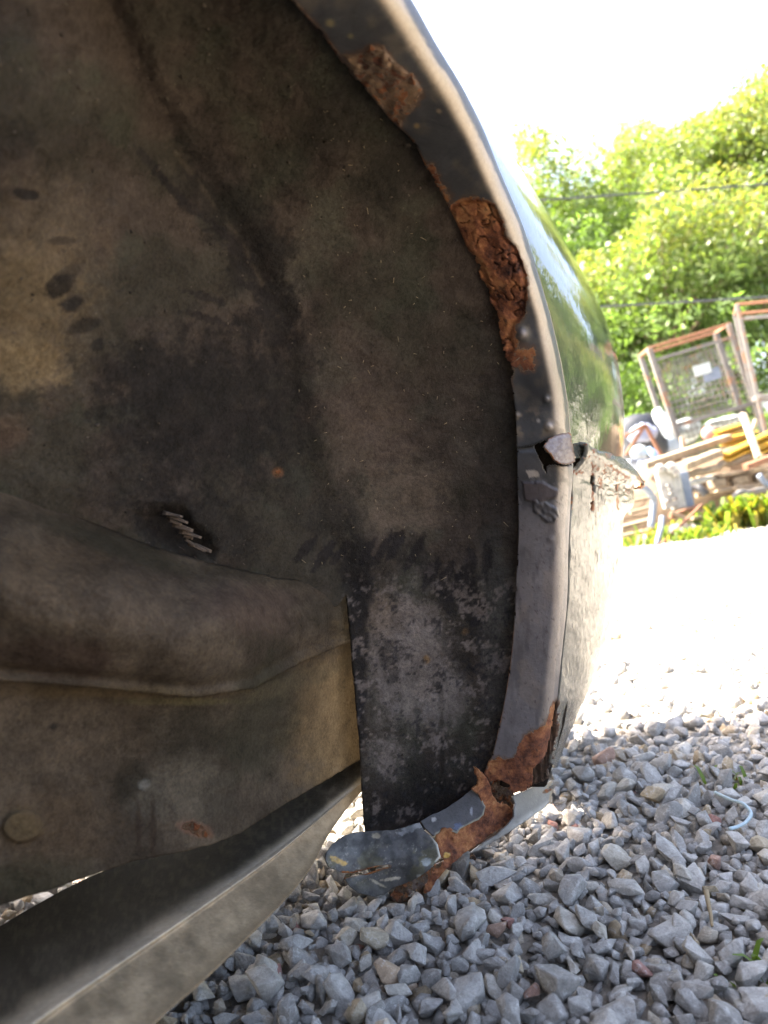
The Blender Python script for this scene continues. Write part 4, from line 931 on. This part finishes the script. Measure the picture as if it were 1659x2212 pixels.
thing('pole', tube(np.linspace(Z(1300, 780, 3.8), Z(1659, 800, 3.9), 8), .013, 12), m_wood, 'thin round pole crossing the front of the pallet', 'pole', GP_, True)
# pallet
pr = empty('pallet', Z(1000, 700, 3.95), 'pale wooden pallet wedged sideways in the scrap heap', 'pallet')
for k, (x1, y1, x2, y2) in enumerate([(1010, 665, 1640, 575), (1060, 820, 1659, 735)]):
    for q in (0, .12, .24):
        off = FWD * q; child(mesh('deck_board', *beam(Z(x1, y1, 3.9) + off, Z(x2, y2, 3.9) + off, .09, .016, up=UP), m_wood, smooth_=False), pr)
for x1 in (1110, 1350, 1600):
    for q in (0, .24): child(mesh('block', *beam(Z(x1, 780 - (x1 - 1110) * .14, 3.9) + FWD * q, Z(x1 - 25, 690 - (x1 - 1110) * .14, 3.9) + FWD * q, .075, .075, up=RIGHT), m_wood if q == 0 else m_wood2, smooth_=False), pr)
# yellow beams
GY_ = 'yellow painted beams'
for (x1, y1, x2, y2, t, d, lb) in ((1095, 205, 1355, 120, 62, 4.4, 'short yellow beam lying highest, beside the red float'), (1175, 290, 1500, 215, 80, 4.2, 'thick yellow beam below the short one'), (1175, 455, 1720, 190, 74, 3.9, 'longest yellow beam pointing down left at the timber'), (1420, 420, 1760, 290, 60, 4.0, 'yellow beam at the right edge under the longest one')):
    a = Z(x1, y1, d); b = Z(x2, y2, d + .3); h = sp(t, d)
    r0 = empty('yellow_beam', a, lb, 'beam', GY_)
    child(mesh('channel_web', *beam(a, b, .012, h, up=UP), m_yellow, smooth_=False), r0)
    for sgn in (-1, 1): child(mesh('channel_flange', *beam(a + UP * h / 2 * sgn - FWD * .02, b + UP * h / 2 * sgn - FWD * .02, .05, .010, up=UP), m_yellow, smooth_=False), r0)
# rusty triangle frame
a, b, c_, d_ = Z(90, 225, 4.4), Z(318, 98, 4.4), Z(515, 465, 4.4), Z(110, 425, 4.4)
r0 = empty('steel_trestle', Z(320, 300, 4.4), 'red brown steel trestle frame with an apex, in front of the bags', 'frame')
for p, q in ((a, b), (b, c_), (d_, b)): child(mesh('angle_bar', *beam(p, q, .018, .018, up=FWD), m_rustbar, smooth_=False), r0)
thing('steel_bar', tube(np.linspace(Z(445, 1445, 3.25), Z(940, 965, 3.5), 6), .0065, 8), m_rustbar, 'long rusty bar leaning from the gravel up into the heap', 'bar', 'rusty steel bars', True)
thing('steel_bar', tube(np.linspace(Z(60, 1400, 3.5), Z(460, 1205, 3.6), 6), .0035, 8), m_rustbar, 'thin rusty rod lying low near the bumper', 'bar', 'rusty steel bars', True)
thing('steel_bar', beam(Z(590, 1095, 3.5), Z(930, 985, 3.6), .02, .022, up=UP), m_rustbar, 'flat rusty bar under the short batten', 'bar', 'rusty steel bars')
thing('steel_bar', beam(Z(1410, 560, 3.8), Z(1700, 450, 3.9), .03, .028, up=UP), m_rustbar, 'orange brown bar at the right edge over the pallet', 'bar', 'rusty steel bars')
# stakes
thing('stake', beam(Z(1385, -20, 4.1), Z(1555, 460, 3.9), .028, .028, up=FWD), m_cream, 'cream flaking stake leaning in front of the wire cage', 'stake')
thing('stake', beam(Z(718, 225, 4.6), Z(742, 385, 4.6), .022, .022, up=FWD), m_cream, 'small stake with an orange tip left of the wire cage foot', 'stake')
thing('stake', beam(Z(1530, 40, 4.4), Z(1470, 230, 4.4), .02, .02, up=FWD), m_cream, 'short brace leaning against the cream stake', 'stake')
# pale casting
r0 = empty('machine_casting', Z(620, 1000, 3.6), 'pale cast machine bracket with round bosses standing in the heap', 'machine part')
def cyl(p, ax, r, L, seg=20):
    ax = np.asarray(ax, float); ax /= np.linalg.norm(ax); return tube([p - ax * L / 2, p - ax * L * .46, p + ax * L * .46, p + ax * L / 2], [r * .9, r, r, r * .9], seg)
child(mesh('bracket_body', *join([beam(Z(500, 580, 3.6), Z(600, 1000, 3.6), .065, .03, up=FWD), beam(Z(600, 610, 3.62), Z(690, 1010, 3.62), .060, .05, up=FWD)]), m_cast, smooth_=False), r0)
child(mesh('side_plate', *beam(Z(715, 610, 3.66), Z(790, 990, 3.66), .045, .05, up=FWD), m_bluegrey, smooth_=False), r0)
for (x, y, r_) in ((482, 572, 50), (600, 565, 60), (650, 615, 44)):
    p = Z(x, y, 3.57); child(mesh('boss', *cyl(p, FWD + .3 * RIGHT, sp(r_, 3.6), .06), m_cast), r0)
    child(mesh('bore', *cyl(p - (FWD + .3 * RIGHT) * .032, FWD + .3 * RIGHT, sp(r_ * .42, 3.6), .01), m_darkcast), r0)
for (x, y) in ((570, 760), (600, 850), (560, 930), (640, 900), (590, 800)): child(mesh('bolt', *cyl(Z(x, y, 3.565), -FWD, sp(20, 3.6), .03, 6), m_galv, smooth_=False), r0)
# pipes
thing('pipe', tube(curve3([Z(230, 760, 3.4), Z(320, 790, 3.42), Z(390, 870, 3.45), Z(410, 1000, 3.5), Z(395, 1120, 3.5), Z(380, 1220, 3.5)], 24), sp(36, 3.45), 14), m_bluegrey, 'bent blue grey pipe beside the bumper corner', 'pipe', 'grey pipes', True)
thing('pipe', tube(curve3([Z(505, 1100, 3.35), Z(490, 1230, 3.32), Z(440, 1420, 3.3)], 12), sp(30, 3.3), 14), m_bluegrey, 'short grey pipe standing in the weeds behind the rusty bar', 'pipe', 'grey pipes', True)
thing('pipe', tube(curve3([Z(1620, 800, 3.8), Z(1450, 835, 3.75), Z(1300, 875, 3.7), Z(1240, 960, 3.7), Z(1350, 1080, 3.7)], 24), sp(34, 3.7), 14), m_galv, 'grey elbow pipe curving over the weeds at the right', 'pipe', 'grey pipes', True)
thing('pipe', tube(curve3([Z(1560, 640, 3.7), Z(1620, 720, 3.7), Z(1700, 770, 3.7)], 12), sp(30, 3.7), 14), m_bluegrey, 'dark pipe at the right edge before the pallet', 'pipe', 'grey pipes', True)
# ribbed housing
r0 = empty('gear_housing', Z(860, 1380, 3.45), 'ribbed oily metal housing lying on the ground before the timber', 'machine part')
p0, p1 = Z(660, 1290, 3.45), Z(1080, 1240, 3.6)
child(mesh('housing_body', *tube(np.linspace(p0, p1, 6), [.028, .034, .034, .032, .030, .022], 18), m_darkcast), r0)
for t in np.linspace(.06, .94, 7): p = p0 + (p1 - p0) * t; child(mesh('rib', *cyl(p, p1 - p0, .042 - .006 * (t > .8), .010), m_darkcast), r0)
child(mesh('end_flange', *cyl(p0, p1 - p0, .046, .012), m_galv), r0)
thing('rubber_tube', tube(curve3([Z(800, 800, 4.0), Z(860, 770, 3.95), Z(930, 800, 3.9), Z(980, 850, 3.9)], 12), sp(45, 3.9), 12), m_black, 'black rubber hose end between the casting and the pallet', 'hose', None, True)
# bags and oddments behind
def lump(c, rx, ry, rz, seed, amp=.35, fold=2.5):
    v, f = I3; v = v.copy(); nn = fbm(v * fold + seed * 7, 4); v = v * (1 + amp * (nn - .5) * 2)[:, None]
    return v * np.array([rx, ry, rz]) + c, f.tolist()
thing('plastic_sack', lump(Z(560, 250, 5.4), .09, .10, .15, 1), m_white, 'upper pale sack stacked left of the wire cage', 'sack', 'pale sacks', True)
thing('plastic_sack', lump(Z(550, 390, 5.3), .10, .10, .10, 2), m_white, 'lower pale sack left of the wire cage', 'sack', 'pale sacks', True)
thing('plastic_sack', lump(Z(480, 60, 5.5), .07, .08, .09, 8), m_white, 'highest pale sack, at the cage corner', 'sack', 'pale sacks', True)
thing('bin_bag', lump(Z(270, 300, 5.2), .17, .12, .19, 3), m_black, 'black bin bag slumped behind the steel trestle', 'bag', None, True)
thing('cloth', lump(Z(290, 190, 4.75), .085, .04, .055, 4, .5, 3.5), m_cloth, 'blue grey cloth lying on the black bin bag', 'cloth', None, True)
thing('plastic_jug', lump(Z(255, 400, 4.65), .055, .04, .045, 5, .12, 1.2), m_white, 'pale plastic jug below the trestle apex', 'jug', None, True)
thing('plastic_bottle', tube(np.array([Z(355, 345, 4.6), Z(365, 358, 4.6), Z(385, 385, 4.6), Z(430, 430, 4.6), Z(445, 450, 4.6)]), [.010, .012, .022, .024, .020], 14), m_bluepl, 'pale blue plastic bottle right of the jug', 'bottle', None, True)
thing('plastic_tray', beam(Z(120, 495, 4.5), Z(420, 480, 4.5), .12, .02, up=UP), m_bluegrey, 'dark blue tray under the jug and bottle', 'tray')
thing('plastic_crate', beam(Z(200, 580, 4.5), Z(330, 575, 4.5), .16, .085, up=UP), m_bluegrey, 'dark blue crate under the tray', 'crate')
thing('float', lump(Z(1015, 190, 4.5), sp(80, 4.5), sp(80, 4.5), sp(78, 4.5), 6, .12, 1.5), m_pink, 'faded red rounded float in front of the wire cage', 'float', None, True)
thing('scrap_mound', lump(np.array([2.1, 4.35, .05]), 1.35, .30, .33, 9, .25, 3.0), m_wood2, 'brown mound of broken timber and soil under the heap', 'mound', None, True)

# ---- wire cages
def cage(name, TL, TR, BLdir, H, depth, label, nw, nh, pw):
    TL = np.asarray(TL); TR = np.asarray(TR); dn = BLdir / np.linalg.norm(BLdir); rt = TR - TL; Wd = np.linalg.norm(rt); rt /= Wd
    bk = np.cross(rt, dn); bk *= np.sign(bk @ FWD); bk /= np.linalg.norm(bk)
    P = lambda a, b, c: TL + rt * a + dn * b + bk * c
    r0 = empty(name, P(Wd / 2, H, depth / 2), label, 'cage', 'wire sided stillages')
    for a in (0, Wd):
        for c in (0, depth):
            child(mesh('post', *beam(P(a, -.0, c), P(a, H, c), pw, pw, up=bk), m_galv, smooth_=False), r0)
    for c in (0, depth):
        child(mesh('top_rail', *beam(P(-.01, 0, c), P(Wd + .01, 0, c), .018, .020, up=bk), m_rustbar, smooth_=False), r0)
        child(mesh('middle_rail', *beam(P(0, H * .55, c), P(Wd, H * .55, c), .03, .04, up=bk), m_galv, smooth_=False), r0)
        child(mesh('bottom_rail', *beam(P(0, H - .05, c), P(Wd, H - .05, c), .04, .05, up=bk), m_galv, smooth_=False), r0)
        if c == 0: child(mesh('middle_rail', *beam(P(0, .09, c), P(Wd, .09, c), .02, .022, up=bk), m_galv, smooth_=False), r0)
    for a in (0, Wd):
        child(mesh('side_rail', *beam(P(a, 0, 0), P(a, 0, depth), .018, .020, up=dn), m_rustbar, smooth_=False), r0)
        child(mesh('side_rail', *beam(P(a, H * .55, 0), P(a, H * .55, depth), .03, .03, up=dn), m_galv, smooth_=False), r0)
    for c in (.0, depth):
        parts = []
        for i in range(1, nw): parts.append(tube([P(Wd * i / nw, .09, c + .004), P(Wd * i / nw, H - .05, c + .004)], .0022, 5))
        for i in range(1, nh): parts.append(tube([P(0, .09 + (H - .14) * i / nh, c - .002), P(Wd, .09 + (H - .14) * i / nh, c - .002)], .0030, 5))
        v, f = join(parts); o = child(mesh('wire_panel', v, f, m_galv, smooth_=False), r0); o['kind'] = 'stuff'
    return r0, P
cdn = W(1478, 985, 5.3) - W(1402, 752, 5.3)
r0, P = cage('wire_cage', W(1402, 752, 5.3), W(1574, 700, 5.22), cdn, 1.0, .32, 'grey wire sided stillage with a rusty top rail, leaning left behind the heap', 16, 20, .036)
Wd = .56
child(mesh('label_plate', *beam(P(.22, .24, -.02), P(.33, .24, -.02), .010, .07, up=P(0, 0, 0) - P(0, 1, 0)), m_white, smooth_=False), r0)['label'] = 'small white plate on the wire'
child(mesh('label_plate', *beam(P(.27, .29, -.01), P(.38, .29, -.01), .010, .08, up=P(0, 0, 0) - P(0, 1, 0)), m_bluegrey, smooth_=False), r0)
thing('plastic_sheet', lump(P(.13, .60, .30), .10, .12, .085, 11, .4, 2.5), m_white, 'crumpled white sheet inside the left half of the leaning cage', 'sheet', None, True)
thing('plastic_sheet', lump(P(.40, .62, .30), .14, .12, .035, 12, .4, 2.5), m_white, 'flat white sheet inside the right half of the leaning cage', 'sheet', None, True)
cdn2 = W(1652, 925, 4.8) - W(1592, 658, 4.8)
cage('wire_cage', W(1592, 658, 4.8), W(1860, 630, 4.55), cdn2, 1.05, .4, 'taller rusty stillage frame at the right edge of the heap', 3, 2, .026)
# the same kind of frames go on along the yard to the right (mirrored in the paintwork)
cage('wire_cage', np.array([4.0, 5.2, 1.25]), np.array([4.9, 4.9, 1.28]), np.array([.03, 0, -1.]), 1.2, .8, 'upright stillage further right along the yard', 14, 14, .04)

# weeds: tufts along the foot of the heap
def weed(px, py, n, h, spread, seed, flower=False):
    r = np.random.default_rng(seed); base = on_ground(px, py, 0.0); V = []; F = []; Cc = []
    for k in range(n):
        a = r.uniform(0, 2 * math.pi); L = h * r.uniform(.45, 1.1); w_ = min(r.uniform(.006, .016), h * .10); lean = r.uniform(.15, .9)
        p = base + np.array([r.normal() * spread, r.normal() * spread * .6, -.005]); dr = np.array([math.cos(a), math.sin(a), 0]); sd = np.array([-math.sin(a), math.cos(a), 0])
        pts = [p, p + dr * L * lean * .35 + [0, 0, L * .55], p + dr * L * lean * .8 + [0, 0, L * .9], p + dr * L * lean * 1.15 + [0, 0, L * .92]]; ws = [w_ * .4, w_, w_ * .8, .0008]
        c = np.array([.09, .14, .022]) * r.uniform(.7, 1.25) if r.random() < .7 else np.array([.19, .16, .03]) * r.uniform(.7, 1.2)
        i0 = len(V)
        for q, ww in zip(pts, ws): V += [q - sd * ww, q + sd * ww]; Cc += [c, c]
        for j in range(3): F.append((i0 + 2 * j, i0 + 2 * j + 1, i0 + 2 * j + 3, i0 + 2 * j + 2))
        if k: F.append((i0 - 8, i0 - 7, i0))
    o = mesh('weed', np.array(V), F, m_leaf, cols=np.array(Cc), smooth_=True); rot_to(o, base); return o
WL = [(1362, 1172, 60, .06, .05, 'weed tuft touching the bumper side at the heap foot'), (1395, 1180, 70, .07, .05, 'weed tuft left of the rusty bar foot'), (1425, 1120, 60, .16, .035, 'tall yellow flowering weed in front of the bent pipe'), (1440, 1165, 70, .09, .05, 'weed tuft at the foot of the short grey pipe'),
  (1470, 1172, 70, .06, .06, 'low weed tuft before the ribbed housing'), (1500, 1168, 60, .07, .05, 'weed tuft at the middle of the housing'), (1530, 1165, 60, .06, .05, 'weed tuft at the right end of the housing'), (1560, 1150, 80, .12, .05, 'bushy weed right of the housing'),
  (1595, 1145, 90, .16, .06, 'broad leaved weed with tall stems under the elbow pipe'), (1625, 1140, 90, .15, .06, 'dense weed near the right edge'), (1655, 1138, 90, .16, .06, 'weed cut by the right edge of the picture'), (1480, 1075, 40, .12, .03, 'weed growing up between the casting and the poles')]
for k, (a, b, n_, h, s_, lb) in enumerate(WL): tag(weed(a, b, n_, h, s_, 300 + k), lb, 'weed', 'weeds at the foot of the scrap heap')
o = weed(1612, 1694, 16, .02, .014, 900); tag(o, 'small green weed on the shadow line of the gravel', 'weed'); 
o = weed(1652, 2108, 14, .02, .010, 901); tag(o, 'tiny green sprout at the right edge of the near gravel', 'weed')

# ------------------------------------------------------------------ trees
def tree(loc, H, Rr, n_leaf, seed, leaf=.036, label='', group='trees behind the yard', dens=1.0):
    r = np.random.default_rng(seed); loc = np.array(loc, float)
    root = empty('tree', loc, label, 'tree', group)
    parts = []; tips = []
    top = np.array([r.normal() * .2, r.normal() * .2, H * .8])
    tr = curve3([(0, 0, -.1), (r.normal() * .1, r.normal() * .1, H * .3), (r.normal() * .2, r.normal() * .2, H * .55), top], 14); parts.append(tube(tr, np.linspace(.03 * H * .6, .012, 14), 8))
    for k in range(22):
        t = r.uniform(.12, .95); p0 = tr[int(t * 13)]; a = r.uniform(0, 2 * math.pi); L = Rr * (1.15 - .75 * t) * r.uniform(.6, 1.05)
        p1 = p0 + np.array([math.cos(a) * L, math.sin(a) * L, L * r.uniform(.2, .9)]); mid_ = (p0 + p1) / 2 + [0, 0, -.08 * L]
        br = curve3([p0, mid_, p1], 8); parts.append(tube(br, np.linspace(.02, .005, 8), 5)); tips += [br[4], br[6], br[7]]
    v, f = join(parts); child(mesh('trunk', v + loc, f, m_bark), root)
    cl = []
    for p in tips:
        for q in range(3): cl.append((p + r.normal(size=3) * Rr * .13, r.uniform(.14, .34) * Rr * .7))
    for k in range(int(46 * dens)):       # outer clumps give the broken outline
        z = r.uniform(.02, 1.0); rad = Rr * math.sqrt(max(.02, 1 - (2 * z - .85) ** 2 * .75)) * r.uniform(.55, 1.05); a = r.uniform(0, 2 * math.pi)
        cl.append((np.array([math.cos(a) * rad, math.sin(a) * rad, z * H * .95]), r.uniform(.12, .30) * Rr * .8))
    cc = np.array([c[0] for c in cl]); cr = np.array([c[1] for c in cl]); wgt = cr ** 2; wgt /= wgt.sum()
    ii = r.choice(len(cl), n_leaf, p=wgt); d = r.normal(size=(n_leaf, 3)); d /= np.linalg.norm(d, axis=1)[:, None]; rr = r.uniform(.35, 1.05, n_leaf) ** .6
    P_ = cc[ii] + d * (cr[ii] * rr)[:, None] * [1, 1, .75]; P_ = P_[P_[:, 2] > .05]; m = len(P_); ii = ii[:m]
    nrm = r.normal(size=(m, 3)) + [0, 0, .6]; nrm /= np.linalg.norm(nrm, axis=1)[:, None]; t1 = np.cross(nrm, r.normal(size=(m, 3))); t1 /= np.linalg.norm(t1, axis=1)[:, None]; t2 = np.cross(nrm, t1)
    s_ = leaf * r.uniform(.6, 1.25, m)[:, None]
    V = np.stack([P_ - t1 * s_, P_ + t2 * s_ * .45, P_ + t1 * s_, P_ - t2 * s_ * .45], 1).reshape(-1, 3)
    F = np.arange(m * 4).reshape(-1, 4)
    tone = r.uniform(.75, 1.25, len(cl))[ii] * r.uniform(.8, 1.2, m); yel = (smooth(.55, 1.05, P_[:, 2] / H) * r.uniform(0, 1, m))  # yellow mixed into upper leaves paints in their overexposed tips
    base = np.array([.080, .135, .040])[None] * tone[:, None]; base = base + (np.array([.22, .17, .04]) - base) * (yel * .7)[:, None]
    child(mesh('crown', V + loc, F, m_leaf, cols=np.repeat(base, 4, 0), smooth_=False), root)
    return root
# x is world; d about 9..14 m
def tx(px, d): return (px - 829.5) / FPX * d
tree((tx(1250, 10.5), 10.5, 0), 5.25, 1.5, 52000, 11, dens=1.8, label='dense green tree standing closest beside the car body')
tree((tx(1195, 11), 11, 0), 5.9, 1.9, 36000, 1, label='rounded green tree just behind the one closest to the car body')
tree((tx(1450, 12.5), 12.5, 0), 6.0, 1.9, 56000, 2, label='tall tree with yellow tips above the wire cage')
tree((tx(1620, 11), 11, 0), 5.4, 1.9, 64000, 3, label='tallest bright green tree at the right edge')
tree((tx(1290, 14), 14, 0), 4.6, 2.0, 34000, 4, label='darker tree filling the dip between the two front trees')
tree((tx(1480, 8.5), 8.5, 0), 3.1, 1.3, 22000, 5, label='dark bush directly behind the leaning cage')
tree((tx(1330, 8.8), 8.8, 0), 2.7, 1.2, 20000, 6, label='dark bush between the car and the leaning cage')
tree((tx(1700, 8.8), 8.8, 0), 3.6, 1.4, 22000, 7, label='pale leafy bush behind the rusty frame at the right edge')
tree((tx(1250, 19), 19, 0), 5.0, 3.0, 14000, 8, leaf=.08, label='distant tree closing the view beside the car')
tree((tx(1500, 19), 19, 0), 7.0, 3.2, 16000, 9, leaf=.08, label='distant tall tree behind the tree with yellow tips')
tree((tx(900, 17), 17, 0), 4.4, 2.6, 10000, 10, leaf=.08, label='distant tree hidden behind the car body')
for k, (x, y, h, rr) in enumerate([(8.6, 11, 4.2, 2.1), (11, 8.6, 3.6, 2.0), (12, 5.4, 3.0, 1.9), (12.5, 2.2, 2.8, 1.9), (10.5, 14.5, 5, 2.6), (14.5, 12, 4.5, 2.6)]):
    tree((x, y, 0), h, rr, 12000, 20 + k, leaf=.085, label=['leafy tree at the far end of the right hand row','second tree of the right hand row, counted from its far end','third tree of the right hand row, beside the upright stillage','nearest tree of the right hand row','big tree in the corner of the yard','big tree outside the yard corner'][k], group='trees along the right side')

for k, (x, y, h, rr) in enumerate([(3.3, 3.7, .9, .6), (3.7, 2.8, .8, .6), (3.5, 1.9, .7, .5)]):
    tree((x, y, 0), h, rr, 7000, 60 + k, leaf=.03, label=['low bush right of the scrap heap, nearest to it', 'low bush in the middle along the right side of the yard', 'smallest low bush, level with the car'][k], group='low bushes right of the scrap heap')
# overhead cables
for (p, q, r_, lb) in (((1120, 436, 7.5), (1720, 394, 7.9), .010, 'upper thin dark cable strung across the trees'), ((1280, 664, 6.2), (1720, 638, 6.5), .009, 'lower thin grey cable strung across the trees')):
    a = W(*p); b = W(*q); dv = (b - a); a = a - dv * 2; b = b + dv * 2; t = np.linspace(0, 1, 30)[:, None]; pts = a + (b - a) * t - np.array([0, 0, .08]) * (4 * t * (1 - t) - 1) 
    thing('overhead_cable', tube(pts, r_, 6), m_black, lb, 'cable', None, True)
print('tris approx', sum(len(o.data.polygons) for o in sc.objects if o.type == 'MESH'))
